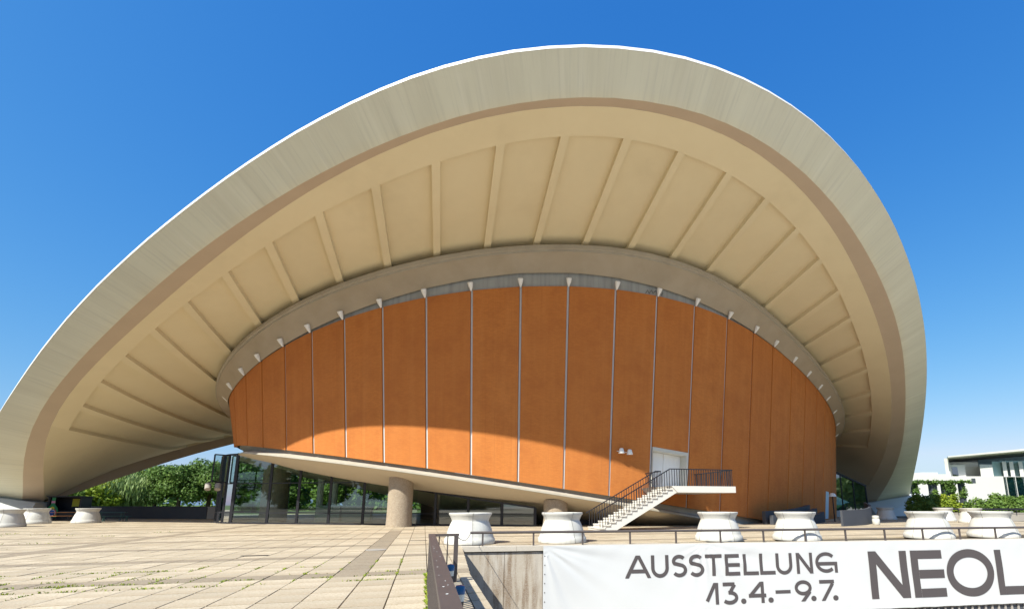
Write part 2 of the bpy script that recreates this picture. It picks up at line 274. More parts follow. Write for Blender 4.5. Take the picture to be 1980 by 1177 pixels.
ARCH1=[[-49.49,-2.09,0.07],[-47.99,0.12,1.22],[-46.37,2.79,2.61],[-44.95,5.22,3.88],[-43.56,7.47,5.05],[-42.15,9.57,6.14],[-40.68,11.53,7.16],[-39.18,13.35,8.11],[-37.67,15.04,8.99],[-36.16,16.61,9.81],[-34.68,18.07,10.57],[-33.25,19.43,11.28],[-31.86,20.71,11.94],[-30.52,21.92,12.57],[-29.22,23.07,13.17],[-27.95,24.16,13.74],[-26.71,25.21,14.28],[-25.49,26.21,14.81],[-24.28,27.18,15.31],[-23.07,28.1,15.79],[-21.87,28.99,16.25],[-20.66,29.85,16.7],[-19.44,30.68,17.13],[-18.22,31.49,17.55],[-16.98,32.26,17.95],[-15.72,33.0,18.34],[-14.44,33.71,18.71],[-13.13,34.39,19.06],[-11.79,35.02,19.39],[-10.42,35.61,19.7],[-9.01,36.14,19.97],[-7.57,36.6,20.21],[-6.1,36.99,20.42],[-4.6,37.3,20.57],[-3.08,37.51,20.69],[-1.54,37.63,20.75],[0.0,37.66,20.76],[1.54,37.59,20.73],[3.07,37.42,20.64],[4.58,37.16,20.5],[6.06,36.81,20.32],[7.51,36.39,20.1],[8.93,35.91,19.85],[10.31,35.36,19.57],[11.67,34.78,19.26],[12.99,34.15,18.94],[14.29,33.48,18.59],[15.57,32.79,18.23],[16.83,32.07,17.86],[18.08,31.33,17.47],[19.31,30.56,17.07],[20.55,29.76,16.65],[21.77,28.92,16.22],[23.0,28.05,15.76],[24.21,27.14,15.29],[25.43,26.18,14.79],[26.65,25.18,14.27],[27.87,24.12,13.72],[29.1,23.02,13.14],[30.35,21.86,12.54],[31.63,20.65,11.91],[32.95,19.36,11.24],[34.32,18.0,10.53],[35.73,16.55,9.78],[37.2,15.0,8.97],[38.7,13.33,8.1],[40.21,11.53,7.16],[41.7,9.59,6.15],[43.15,7.51,5.07],[44.53,5.28,3.91],[45.83,2.89,2.66],[47.11,0.33,1.33],[48.51,-2.45,-0.11]]
ARCH2=[[-47.75,-2.13,0.39],[-46.16,0.42,1.72],[-44.77,2.95,3.04],[-43.52,5.28,4.25],[-42.27,7.45,5.38],[-40.97,9.49,6.44],[-39.59,11.39,7.43],[-38.15,13.17,8.35],[-36.68,14.81,9.21],[-35.2,16.34,10.0],[-33.74,17.75,10.74],[-32.32,19.07,11.43],[-30.94,20.31,12.07],[-29.62,21.48,12.68],[-28.34,22.59,13.26],[-27.11,23.65,13.81],[-25.92,24.67,14.34],[-24.75,25.65,14.85],[-23.6,26.6,15.35],[-22.46,27.52,15.83],[-21.32,28.42,16.29],[-20.17,29.29,16.74],[-19.02,30.13,17.18],[-17.85,30.94,17.61],[-16.66,31.73,18.02],[-15.44,32.48,18.41],[-14.2,33.2,18.78],[-12.92,33.88,19.14],[-11.61,34.51,19.47],[-10.26,35.09,19.77],[-8.87,35.61,20.04],[-7.45,36.06,20.27],[-6.0,36.43,20.46],[-4.52,36.72,20.61],[-3.02,36.92,20.72],[-1.51,37.02,20.77],[0.0,37.02,20.77],[1.51,36.93,20.72],[3.0,36.74,20.63],[4.48,36.47,20.48],[5.92,36.1,20.29],[7.33,35.66,20.06],[8.71,35.16,19.8],[10.04,34.59,19.51],[11.34,33.98,19.19],[12.6,33.33,18.85],[13.83,32.65,18.49],[15.04,31.94,18.12],[16.23,31.2,17.74],[17.4,30.45,17.35],[18.56,29.68,16.95],[19.72,28.89,16.54],[20.88,28.07,16.11],[22.05,27.23,15.67],[23.21,26.35,15.22],[24.39,25.44,14.74],[25.57,24.49,14.24],[26.76,23.49,13.72],[27.96,22.44,13.18],[29.19,21.33,12.6],[30.43,20.16,11.99],[31.7,18.93,11.35],[32.99,17.61,10.67],[34.31,16.21,9.94],[35.64,14.72,9.16],[36.98,13.11,8.32],[38.29,11.39,7.43],[39.56,9.55,6.47],[40.74,7.59,5.45],[41.81,5.52,4.37],[42.73,3.34,3.24],[43.5,1.05,2.05],[43.68,0.47,1.74]]
SAG=[4.032,-0.95,-5.424,0.544]
RIBU=[-39.83,-37.44,-34.87,-32.11,-29.3,-26.58,-23.62,-20.71,-17.68,-14.54,-11.4,-8.16,-4.92,-1.61,1.6,4.89,8.05,11.27,14.4,17.68,20.63,23.91,26.91,30.06,32.9]
S3=[[-39.716,0.836],[-37.424,0.872],[-34.845,0.908],[-32.085,0.929],[-29.261,0.942],[-26.422,0.946],[-23.447,0.946],[-20.517,0.946],[-17.507,0.946],[-14.349,0.946],[-11.16,0.948],[-7.918,0.953],[-6.412,0.955],[-4.63,0.956],[-3.262,0.957],[-1.395,0.956],[0.985,0.955],[1.836,0.953],[5.125,0.951],[8.248,0.949],[11.473,0.946],[14.516,0.943],[17.87,0.938],[20.834,0.928],[23.894,0.918],[26.876,0.906],[29.866,0.889],[32.62,0.869],[35.621,0.833],[38.258,0.784]]
RC=[30.362,1.424,3.301,1.148,0.505,0.589]
WALL_TOP=[[-28.26,10.57,10.06],[-26.76,13.8,10.4],[-25.15,16.22,11.04],[-23.56,18.03,11.7],[-21.65,19.74,12.44],[-19.64,21.15,13.15],[-17.38,22.4,13.84],[-14.84,23.5,14.5],[-12.0,24.47,15.1],[-9.04,25.26,15.56],[-5.82,25.92,15.9],[-2.62,26.38,16.08],[0.74,26.58,16.12],[3.89,26.45,16.03],[7.11,25.93,15.83],[10.36,24.99,15.5],[13.42,23.76,15.06],[16.16,22.44,14.55],[19.21,20.8,13.84],[21.82,19.29,13.13],[24.28,17.75,12.38],[26.39,16.31,11.69],[28.81,14.39,10.82],[31.02,12.27,9.97],[32.99,9.88,9.15]]
WALL_BOT=[[-27.96,9.13,6.25],[-26.41,12.88,6.05],[-24.69,15.59,5.75],[-22.99,17.54,5.45],[-20.98,19.31,5.13],[-18.9,20.72,4.82],[-16.63,21.93,4.49],[-14.13,22.97,4.12],[-11.4,23.86,3.73],[-8.63,24.58,3.31],[-5.66,25.19,2.87],[-2.74,25.61,2.43],[0.28,25.82,2.0],[3.12,25.76,1.6],[6.02,25.39,1.22],[9.0,24.65,0.84],[11.83,23.63,0.49],[14.39,22.48,0.2],[17.26,21.01,-0.1],[19.74,19.64,-0.15],[22.14,18.22,-0.15],[24.25,16.87,-0.15],[26.8,15.06,-0.15],[29.24,13.0,-0.15],[31.53,10.55,-0.15]]
RINGZ=[[0.0,9.01],[6.0,9.11],[12.0,9.53],[18.0,10.32],[24.0,11.36],[30.0,12.47],[36.0,13.52],[42.0,14.48],[48.0,15.33],[54.0,16.12],[60.0,16.85],[66.0,17.49],[72.0,18.03],[78.0,18.42],[84.0,18.66],[90.0,18.72],[96.0,18.63],[102.0,18.4],[108.0,18.03],[114.0,17.52],[120.0,16.87],[126.0,16.09],[132.0,15.2],[138.0,14.23],[144.0,13.24],[150.0,12.32],[156.0,11.52],[162.0,10.89],[168.0,10.44],[174.0,10.17],[180.0,10.09]]
LIP=[[146.89,5.17],[140.65,4.86],[134.02,4.44],[129.19,4.29],[124.1,3.91],[118.76,3.56],[114.53,3.26],[109.19,2.81],[101.02,2.31],[94.1,1.76],[84.49,1.23],[76.34,0.61],[67.08,-0.05]]
LETTERS=[('A',5.1,6.075,-1.156,-0.373),('U',6.085,6.76,-1.163,-0.374),('S',6.873,7.47,-1.163,-0.369),('S',7.534,8.139,-1.165,-0.366),('T',8.18,8.847,-1.145,-0.377),('E',8.968,9.568,-1.149,-0.381),('L',9.707,10.325,-1.153,-0.393),('L',10.379,11.015,-1.15,-0.381),('U',11.047,11.728,-1.166,-0.383),('N',11.905,12.602,-1.149,-0.383),('G',12.724,13.666,-1.142,-0.374),('1',8.126,8.656,-2.154,-1.398),('3',8.796,9.434,-2.173,-1.395),('.',9.541,9.753,-2.169,-1.982),('4',9.857,10.558,-2.155,-1.4),('.',10.634,10.851,-2.159,-1.97),('-',10.947,11.573,-1.845,-1.727),('9',11.76,12.475,-2.156,-1.393),('.',12.427,12.65,-2.161,-1.97),('7',12.809,13.445,-2.165,-1.404),('.',13.35,13.577,-2.167,-1.974),('N',15.045,16.784,-2.169,-0.377),('E',16.966,18.476,-2.173,-0.373),('O',18.578,20.851,-2.208,-0.357),('L',20.988,22.271,-2.188,-0.404)]

# ------------------------------------------------------------------ the setting: ground
m = MB()
m.poly([R(-900, -700, -3.45), R(900, -700, -3.45), R(900, 900, -3.45), R(-900, 900, -3.45)])
tag(m.build('court_floor', M['coping']), kind='structure')
# terrace bed: L-shaped round the sunken court on the right
PX0 = 1.02                                   # edge of the terrace above the sunken court
RET_Y, RET_X = 11.1, 1.02
def wall_r(s, d=0.0):                        # wall point in paving coordinates
    x, y, _ = W(s, d); return (x * PC - y * PS, x * PS + y * PC)
wl0 = wall_r(-0.68, 0); wl1 = wall_r(60, 0)
ring_ = [(-300, -60), (PX0, -60), (PX0, RET_Y), (RET_X, RET_Y), (wl0[0], wl0[1]), (wl1[0], wl1[1]), (300, 60), (300, 400), (-300, 400)]
m = MB(); zt = -0.045
half_a = [R(-300, -60, zt), R(PX0, -60, zt), R(PX0, RET_Y, zt), R(-300, RET_Y, zt)]
half_b = [R(-300, RET_Y, zt), R(RET_X, RET_Y, zt), R(*wl0, zt), R(-300, wl0[1], zt)]
half_c = [R(-300, wl0[1], zt), R(*wl0, zt), R(*wl1, zt), R(wl1[0], 62, zt), R(-300, 62, zt)]
for q in (half_a, half_b, half_c): m.poly(q)
def skirt(a, b): m.quad(R(*a, zt), R(*b, zt), R(*b, -3.4), R(*a, -3.4))
skirt((PX0, -60), (PX0, RET_Y)); skirt((PX0, RET_Y), (RET_X, RET_Y)); skirt((RET_X, RET_Y), wl0)
terrace = tag(m.build('terrace', M['soil'], recalc=False), kind='structure')
m = MB(); m.poly([R(-90, -60, 0), R(PX0, -60, 0), R(PX0, 5.35, 0), R(-90, 5.35, 0)]); tag(m.build('paved_forecourt', M['slab'], recalc=False), kind='structure')
m = MB(); m.poly([R(-120, 59.7, -.002), R(60, 59.7, -.002), R(60, 84, -.002), R(-120, 84, -.002)]); tag(m.build('rear_pavement', M['slab'], recalc=False), kind='structure')
m = MB(); zl = -0.06
m.poly([R(-700, -60, zl), R(-60, -60, zl), R(-60, 700, zl), R(-700, 700, zl)]); m.poly([R(-60, 62, zl), R(wl1[0], 62, zl), R(wl1[0], 700, zl), R(-60, 700, zl)]); m.poly([R(wl1[0], wl1[1], zl), R(700, wl1[1], zl), R(700, 700, zl), R(wl1[0], 700, zl)])
tag(m.build('lawn', M['lawn'], recalc=False), kind='structure')
# paving slabs
CW, RH, GAP = 0.625, 0.65, 0.020
def plan(phi, d=0.0):
    k = np.arange(len(RC)); r = float(np.cos(phi * k) @ RC); dr = float((-np.sin(phi * k) * k) @ RC)
    tx = dr * math.cos(phi) - r * math.sin(phi); ty = dr * math.sin(phi) + r * math.cos(phi); n = math.hypot(tx, ty)
    return (r * math.cos(phi) + d * ty / n, r * math.sin(phi) - d * tx / n)
slabs = []
def dark(i, j, px, py):
    if j % 6 == 0 and py > 11: return True
    if i == -3 and 11.2 < py < 30: return True
    if i == -19 and py > 8: return True
    return False
for i in range(-96, 78):
    x0 = 0.15 + i * CW
    for j in range(-9, 74):
        y0 = 11.345 + j * RH
        xa, xb, ya, yb = x0 + GAP/2, x0 + CW - GAP/2, y0 + GAP, y0 + RH - GAP
        cx, cy = (xa+xb)/2, (ya+yb)/2
        if cy < RET_Y + .3:
            if xa > PX0 - .03: continue
            xb = min(xb, PX0)
        else:
            lim = RET_X + (wl0[0]-RET_X)*(cy-RET_Y)/(wl0[1]-RET_Y)
            if cy < wl0[1]:
                if xa > lim - .08: continue
                xb = min(xb, lim)
            if cy < 21 and cx > wl0[0] - .2:
                yl = wl0[1] + (wl1[1]-wl0[1])*(cx+.3-wl0[0])/(wl1[0]-wl0[0])
                if ya < yl + .25: continue
        cx = (xa+xb)/2
        gx, gy, _ = R(cx, cy); dx, dy = gx - HALL[0], gy - HALL[1]; u, w = dx*LAT[0]+dy*LAT[1], dx*FWD[0]+dy*FWD[1]
        if w < 20 and abs(u) < 26 and w > -30 and math.hypot(u, w) < 22: continue
        p = gy*math.cos(PITCH); 
        if gy < 2 or cy < 5.4: continue
        X = 1100 + 950*gx/gy
        if X < -350 or X > 2400: continue
        vis = -20 < X < 850 and gy > 7.0
        slabs.append((cx, cy, xb-xa, yb-ya, dark(i, j, cx, cy), (1.0/gy if vis else 0.0)))
slabs.sort(key=lambda t: -t[5])
SLAB_ME = {}
def slab_mesh(wx, wy, dk):
    k = (round(wx, 3), round(wy, 3), dk)
    if k in SLAB_ME: return SLAB_ME[k]
    me = bpy.data.meshes.new('paving_slab'); a, b, c = wx/2, wy/2, 0.0035
    v = [(-a, -b, -.05), (a, -b, -.05), (a, b, -.05), (-a, b, -.05), (-a, -b, -c), (a, -b, -c), (a, b, -c), (-a, b, -c), (-a+c, -b+c, 0), (a-c, -b+c, 0), (a-c, b-c, 0), (-a+c, b-c, 0)]
    f = [(8, 9, 10, 11)] + [(q, (q+1) % 4, 4+(q+1) % 4, 4+q) for q in range(4)] + [(4+q, 4+(q+1) % 4, 8+(q+1) % 4, 8+q) for q in range(4)]
    me.from_pydata(v, [], f); me.materials.append(M['slab_dark' if dk else 'slab']); SLAB_ME[k] = me; return me
rz = math.atan2(R(1, 0)[1], R(1, 0)[0])
for n, (cx, cy, wx, wy, dk, vv) in enumerate(slabs[:300]):
    o = bpy.data.objects.new('paving_slab', slab_mesh(wx, wy, dk)); COL.objects.link(o); o.parent = terrace
    o.location = (*R(cx, cy)[:2], RNG.normal(0, .0022)); o.rotation_euler = (RNG.normal(0, .003), RNG.normal(0, .003), rz + RNG.normal(0, .0015))
vs, fs, tone, mi = [], [], [], []
for (cx, cy, wx, wy, dk, vv) in slabs[300:]:
    a, b, z = wx/2, wy/2, RNG.normal(0, .0022); i0 = len(vs)
    for sx, sy in ((-1, -1), (1, -1), (1, 1), (-1, 1)): vs.append(R(cx+sx*a, cy+sy*b, z))
    for sx, sy in ((-1, -1), (1, -1), (1, 1), (-1, 1)): vs.append(R(cx+sx*a, cy+sy*b, -.05))
    fs += [(i0, i0+1, i0+2, i0+3)] + [(i0+4+q, i0+4+(q+1) % 4, i0+(q+1) % 4, i0+q) for q in range(4)]
    t = RNG.random(); tone += [t]*5; mi += [1 if dk else 0]*5
me = bpy.data.meshes.new('paving_slabs'); me.from_pydata(vs, [], fs); me.materials.append(M['slab']); me.materials.append(M['slab_dark']); me.polygons.foreach_set('material_index', mi)
at = me.attributes.new('tone', 'FLOAT', 'FACE'); at.data.foreach_set('value', tone)
ps = bpy.data.objects.new('paving_slabs', me); COL.objects.link(ps); ps.parent = terrace; ps['kind'] = 'stuff'

# weeds in the joints
vs, fs, tone = [], [], []
def blade(px, py, h):
    a = RNG.random()*6.28; l = h*.7; x, y, z = R(px, py); i0 = len(vs); dx, dy = math.cos(a), math.sin(a); wd = .006 + .008*RNG.random()
    vs.extend([(x-dy*wd, y+dx*wd, -.01), (x+dy*wd, y-dx*wd, -.01), (x+dx*l+dy*wd*.6, y+dy*l-dx*wd*.6, h*.75), (x+dx*l*1.7, y+dy*l*1.7, h*.85)]); fs.append((i0, i0+1, i0+2, i0+3)); tone.append(RNG.random())
def tuft(px, py, n, sx, sy, h):
    for _ in range(n): blade(px+RNG.normal(0, sx), py+RNG.normal(0, sy), h*(.5+RNG.random()))
for yj in (10.71, 11.36, 12.0, 13.31):                         # cross joints, thickest near the darker row
    for k in range(60):
        px = -15 + 15*RNG.random(); d = .55 if yj > 11.5 else 1
        if RNG.random() < d*(0.75 if px < -4 else .35): tuft(px, yj, RNG.integers(5, 26), .13, .012, .028)
for c in range(-23, 0):
    x0 = 0.15 + c*CW
    for k in range(12):
        py = 10.2 + 4.2*RNG.random()
        if RNG.random() < .42: tuft(x0, py, RNG.integers(5, 18), .010, .11, .026)
for k in range(70):                                            # thick weeds beside the handrail
    py = 6.9 + 4.3*RNG.random(); tuft(0.152 if RNG.random() < .55 else .245, py, RNG.integers(14, 40), .016, .05, .05)
for _ in range(70):
    px, py = -26*RNG.random()-13, 20+13*RNG.random(); tuft(px, 11.345+RH*round((py-11.345)/RH), 14, .35, .02, .05)
me = bpy.data.meshes.new('joint_weeds'); me.from_pydata(vs, [], fs); me.materials.append(M['leaf_lime']); at = me.attributes.new('tone', 'FLOAT', 'FACE'); at.data.foreach_set('value', tone)
jw = bpy.data.objects.new('joint_weeds', me); COL.objects.link(jw); tag(jw, 'small bright green weeds growing in the paving joints', kind='stuff')

# ------------------------------------------------------------------ the hall
hall = empty('exhibition_hall', G(0, 0)); 
tag(hall, 'round hall with orange brick wall under a wide curved oyster-shaped concrete roof', 'hall')
A0, A1, A2 = (np.array(a) for a in (ARCH0, ARCH1, ARCH2))
NA = len(A0)
def mir(p): return np.array([p[0], -p[1], p[2]])
def sag(u): t = u / 40; return SAG[0] + SAG[1]*t + SAG[2]*t*t + SAG[3]*t**4
S3 = np.array(S3)
def s3(u): return float(np.interp(u, S3[:, 0], S3[:, 1]))
iu0, iu1 = int(np.argmin(A2[:, 0])), int(np.argmax(A2[:, 0])); UP = A2[iu0:iu1+1]
def edge(u): return float(np.interp(u, UP[:, 0], UP[:, 1])), float(np.interp(u, UP[:, 0], UP[:, 2]))
def lift(z, s): return 1.15*max(0.0, (-s-.4)/.6)**1.5*min(1.0, max(0.0, (z-.6)/3))      # the rear edge beam hangs below the shell
def shell(u, s, up=0.0): w, z = edge(u); return G(u, w*s, z - sag(u)*(1-s*s) + up + lift(z, s))
UL, UR = S3[0, 0], S3[-1, 0]                                    # ends of the ribbed field
arc = np.concatenate([[0], np.cumsum(np.linalg.norm(np.diff(A1, axis=0), axis=1))])
for sgn, nm in ((1, 'front'), (-1, 'rear')):
    Q = [(lambda p: p) if sgn > 0 else mir][0]
    P0, P1, P2 = [[Q(p) for p in a] for a in (A0, A1, A2)]
    def rows(*ls): return [[G(*p) for p in l] for l in ls]
    def lerp(a, b, t): return [x*(1-t)+y*t for x, y in zip(a, b)]
    # fascia, slightly rounded lower lip
    ls = [lerp(P0, P1, t) for t in (0, .25, .5, .75, .97)] + [lerp(lerp(P0, P1, 1.0), P2, .04)]
    hts = [0, .6, 1.2, 1.8, 2.3, 2.4]
    m = MB(); m.grid(rows(*ls), uvs=[[(arc[j], h) for j in range(NA)] for h in hts])
    # top of the beam behind the rim
    bk = [np.array([p[0], p[1]-sgn*1.4*max(0, min(1, (p[2]+1)/12)), p[2]+.05]) for p in P0]
    rt = [np.array([p[0], p[1], p[2]+.34]) for p in P0]
    m.build('fascia', M['fascia'], hall, smooth=50)
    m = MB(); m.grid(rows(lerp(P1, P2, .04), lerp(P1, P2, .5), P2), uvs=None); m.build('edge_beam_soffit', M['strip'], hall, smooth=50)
    m = MB()
    outw = []
    for j, p in enumerate(P0):
        d = np.array(P0[j]) - np.array(P1[j]); outw.append(p + np.array([0, 0, .15*max(0, min(1, (p[2]-4)/7))*float(np.interp(p[0], [0, 15], [1, .02]))]))
    inn = [np.array([p[0], p[1]-sgn*.35, p[2]]) for p in outw]
    back = [np.array([p[0]*.985, p[1]-sgn*1.3*max(0, min(1, (p[2]+1)/12)), p[2]-.1]) for p in P0]
    sel = [j for j in range(NA) if P0[j][2] > 3.5]
    m.grid(rows([P0[j]+np.array([0, sgn*.012, 0]) for j in sel], [outw[j]+np.array([0, sgn*.012, 0]) for j in sel], [inn[j] for j in sel], [back[j] for j in sel])); m.build('roof_rim', M['rim'], hall, smooth=30)
# soffit field: recessed panels between ribs, flush bands round them
RECESS = 0.30; RW = 0.22
SG = [i/24 for i in range(-24, 25)]
def field_row(u, up, sa, sb, n=28): return [shell(u, sa + (sb-sa)*k/n, up) for k in range(n+1)]
bounds = [UL] + [u for u in RIBU if UL + .4 < u < UR - .4]
extra = [35.75]
bounds = bounds + extra + [UR]
ribs_u = bounds[1:-1]
for a, b in zip(bounds[:-1], bounds[1:]):
    ua = a + (RW if a in ribs_u else 0); ub = b - (RW if b in ribs_u else 0)
    us = np.linspace(ua, ub, 5)
    m = MB(); m.grid([field_row(u, RECESS, -s3(u), s3(u)) for u in us])
    m.build('soffit_panel', M['soffit'], hall, smooth=60)
for u in ribs_u:
    m = MB(); l = [field_row(u-RW, RECESS+.05, -s3(u-RW), s3(u-RW)), field_row(u-RW, 0.004, -s3(u-RW), s3(u-RW)), field_row(u+RW, 0.004, -s3(u+RW), s3(u+RW)), field_row(u+RW, RECESS+.05, -s3(u+RW), s3(u+RW))]
    m.grid(l); m.build('roof_rib', M['soffit'], hall, smooth=30)
for sgn in (1, -1):                                            # bands between the ribbed field and the edge beams, with their recess step
    us = np.linspace(UL, UR, 90); m = MB()
    m.grid([[shell(u, sgn*(s3(u) + (1-s3(u))*t), up) for u in us] for t, up in ((0, RECESS+.05), (0, 0), (.5, 0), (1, 0))]); m.build('soffit_band', M['soffit'], hall, smooth=40)
for side in (0, 1):                                            # plain soffit over the two feet
    m = MB(); lst = [j for j in range(NA) if (A2[j][0] < UL if side == 0 else A2[j][0] > UR)]
    P = [A2[j] for j in lst]; e = np.array([UL if side == 0 else UR, *edge(UL if side == 0 else UR)])
    P = P + [e] if side == 0 else [e] + P
    def leg(p, s):
        sg_ = sag(float(np.clip(p[0], -44, 42))); k = max(0.0, min(1.0, (p[2]-.5)/4)); return G(p[0], p[1]*s, p[2]-sg_*(1-s*s)*k + lift(p[2], s))
    m.grid([[leg(p, s) for s in SG] for p in P]); 
    u = e[0]; m.grid([field_row(u, up, -s3(u), s3(u)) for up in (RECESS+.05, 0)])
    m.build('soffit_foot', M['soffit'], hall, smooth=60)
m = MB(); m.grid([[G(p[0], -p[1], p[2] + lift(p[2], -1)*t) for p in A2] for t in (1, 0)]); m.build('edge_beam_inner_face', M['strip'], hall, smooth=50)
# top of the roof
m = MB(); us = np.linspace(-49, 49, 60)
pu, pw, pz = A0[:, 0], A0[:, 1], A0[:, 2]; k0, k1 = int(np.argmin(pu)), int(np.argmax(pu))
for_w = lambda u: float(np.interp(u, pu[k0:k1+1], pw[k0:k1+1])); for_z = lambda u: float(np.interp(u, pu[k0:k1+1], pz[k0:k1+1]))
m.grid([[G(u*.985, (for_w(u)-1.2)*s, for_z(u)-.1 - (sag(float(np.clip(u, -40, 38)))+.8)*(1-s*s)*max(0, min(1, (for_z(u)-3)/6))) for s in SG] for u in us]); m.build('roof_deck', M['rim'], hall, smooth=60)
# abutments
for sx in (-1, 1):
    m = MB(); a = 45.5 if sx > 0 else 46.8; b = 54 if sx > 0 else 54.5
    zt1 = 1.75
    foot = [(sx*(a-2.2), 4.6), (sx*(b+3.2), 5.0), (sx*(b+3.2), -5.0), (sx*(a-2.2), -4.6)]; topp = [(sx*(a-1.0), 1.9, 1.6), (sx*b, 2.2, 2.9), (sx*b, -2.2, 2.9), (sx*(a-1.0), -1.9, 1.6)]
    m.hexa([G(u, w, -.3) for u, w in foot] + [G(*t) for t in topp]); m.build('abutment', M['abut'], hall)
# ring beam
RZ = np.array(RINGZ)
def ringz(p): return float(np.interp(math.degrees(p), RZ[:, 0], RZ[:, 1]))
def closed(fn, n=140):                                         # front and mirrored back
    f = [fn(math.pi*k/n) for k in range(n+1)]; b = [np.array([q[0], -q[1], q[2]]) for q in f[1:-1][::-1]]; return f + b
DWALL = -1.0
WT, WB = np.array(WALL_TOP), np.array(WALL_BOT)
wt_phi = np.arctan2(WT[:, 1], WT[:, 0])
def wtz(p): return float(np.interp(p, wt_phi[::-1], WT[::-1, 2]))
def ring_pt(d, dz):
    def f(p): q = plan(p, d); return np.array([q[0], q[1], ringz(p) + dz])
    return f
def neckz(p): return max(wtz(p) - .3, min(wtz(p) + .95, wtz(p) - .12 + 1.1*math.exp(-((math.degrees(p)-98)/27.0)**2)))
def neck_pt(d, dz=0.0):
    def f(p): q = plan(p, DWALL+d); return np.array([q[0], q[1], min(neckz(p) + dz, ringz(p) - .5 + dz)])
    return f
m = MB(); L_ = [[G(*q) for q in closed(f)] for f in (ring_pt(-.75, .12), ring_pt(-.02, 0), ring_pt(0, -.05), ring_pt(0, -.30), ring_pt(-.09, -.33), ring_pt(-.09, -.50))]
m.grid(L_, closed=True); m.build('ring_beam', M['ring'], hall, smooth=30)
m = MB(); m.grid([[G(*q) for q in closed(f)] for f in (ring_pt(-.092, -.49), ring_pt(-.16, -.54), neck_pt(.05, 0.0))], closed=True); m.build('ring_soffit', M['ring_soffit'], hall, smooth=35)
m = MB(); m.grid([[G(*q) for q in closed(f)] for f in (neck_pt(-.12, .3), lambda p: np.array([*plan(p, DWALL-.12), wtz(p)-.35]))], closed=True); m.build('neck_wall', M['neck'], hall, smooth=40)
# wall panels, each leaning slightly inwards towards its foot
def wpt(i, t, v, off):
    a = (1-t)*wt_phi[i] + t*wt_phi[i+1]; q = plan_at(a); zt_ = float(np.interp(a, wt_phi[::-1], WT[::-1, 2]))
    bt = (1-t)*WB[i] + t*WB[i+1]
    # bottom follows the curve: bulge the chord like the top
    ct = (1-t)*WT[i] + t*WT[i+1]; bul = np.array([q[0]-ct[0], q[1]-ct[1], 0])
    p = np.array([q[0], q[1], zt_])*(1-v) + (bt + bul)*v
    n = np.array([p[0], p[1], 0]); n /= np.linalg.norm(n); return p + n*off
_tab = [plan(math.pi*k/2000, DWALL) for k in range(2001)]; _ta = np.array([math.atan2(q[1], q[0]) for q in _tab]); _tx = np.array([q[0] for q in _tab]); _ty = np.array([q[1] for q in _tab])
def plan_at(a): return float(np.interp(a, _ta, _tx)), float(np.interp(a, _ta, _ty))
NP = len(WT) - 1
DOOR_I = 13
def seg_len(i): return float(np.linalg.norm(WT[i+1]-WT[i]))
def panel_mesh(i, v0, v1, t0=None, t1=None):
    g = .085/seg_len(i); t0 = g if t0 is None else t0; t1 = 1-g if t1 is None else t1
    ts = np.linspace(t0, t1, 7); vsn = np.linspace(v0, v1, 9); m = MB(); H = float(WT[i][2]-WB[i][2])
    for v in (0,): pass
    m.grid([[G(*wpt(i, t, v, 0)) for t in ts] for v in vsn], uvs=[[(t*seg_len(i)+i*3.7, (1-v)*H) for t in ts] for v in vsn])
    e = [[G(*wpt(i, t, v, o_)) for o_ in (0, -.24)] for t, v in [(t, v0) for t in ts] + [(t1, v) for v in vsn[1:]] + [(t, v1) for t in ts[::-1][1:]] + [(t0, v) for v in vsn[::-1][1:]]]
    m.grid(e, uvs=[[(0.1, 0.1)]*2]*len(e)); return m
WVT = {}
for i in range(NP):
    if i == DOOR_I:
        H = WT[i][2]-WB[i][2]; vt = (WT[i][2]-5.30)/H; vb = (WT[i][2]-2.62)/H; WVT[i] = (vt, vb)
        panel_mesh(i, 0, vt).build('wall_panel', M['clinker'], hall, smooth=30); panel_mesh(i, vb, 1).build('wall_panel', M['clinker'], hall, smooth=30)
    else: panel_mesh(i, 0, 1).build('wall_panel', M['clinker'], hall, smooth=30)
for i in range(NP+1):                                          # metal strip down each joint
    k = min(i, NP-1); t = 0 if i < NP else 1; m = MB(); hw = .062/seg_len(k)
    vv = [j/6 for j in range(7)]; tt = ((t-hw, -.075), (t+hw, -.075))
    m.grid([[G(*wpt(k, t-hw*1.6, v, -.23)), G(*wpt(k, t-hw, v, -.085)), G(*wpt(k, t+hw, v, -.085)), G(*wpt(k, t+hw*1.6, v, -.23))] for v in vv]); m.build('joint_strip', M['alu'], hall)
    # white cone at the head of the joint
    p = wpt(k, t, 0, .0); n = np.array([p[0], p[1], 0]); n /= np.linalg.norm(n); d = n*.80 + np.array([0, 0, -.30]); 
    a = p + n*(-.05) + np.array([0, 0, .34])
    m = MB(); q0 = p + n*.40 + np.array([0, 0, .44]); q1 = p + n*.10 + np.array([0, 0, -.08])
    m.tube([G(*(q0*(1-s_) + q1*s_)) for s_ in (0, .06, .5, 1)], [.11, .19, .145, .045], n=14); m.build('cone_fixture', M['cone'], hall, smooth=40)
# closing wall round the back
m = MB(); aL, aR = wt_phi[0], wt_phi[-1]
bk = [np.array([*plan_at(aL), WT[0][2]])] + [np.array([*plan_at(aL + (math.pi-aL)*k/6), WT[0][2]-.2]) for k in range(1, 7)]
bk += [np.array([*[c*s_ for c, s_ in zip(plan_at(math.pi*(1-k/40)), (1, -1))], 10 + 6*math.sin(math.pi*k/40)]) for k in range(0, 41)]
bk += [np.array([*plan_at(aR*k/6), WT[-1][2]]) for k in range(0, 7)]
m.grid([[G(*p) for p in bk], [G(p[0]*.975, p[1]*.975, -.1 if p[0] > 0 else 6.45) for p in bk]]); m.build('rear_wall', M['clinker'], hall, smooth=40)
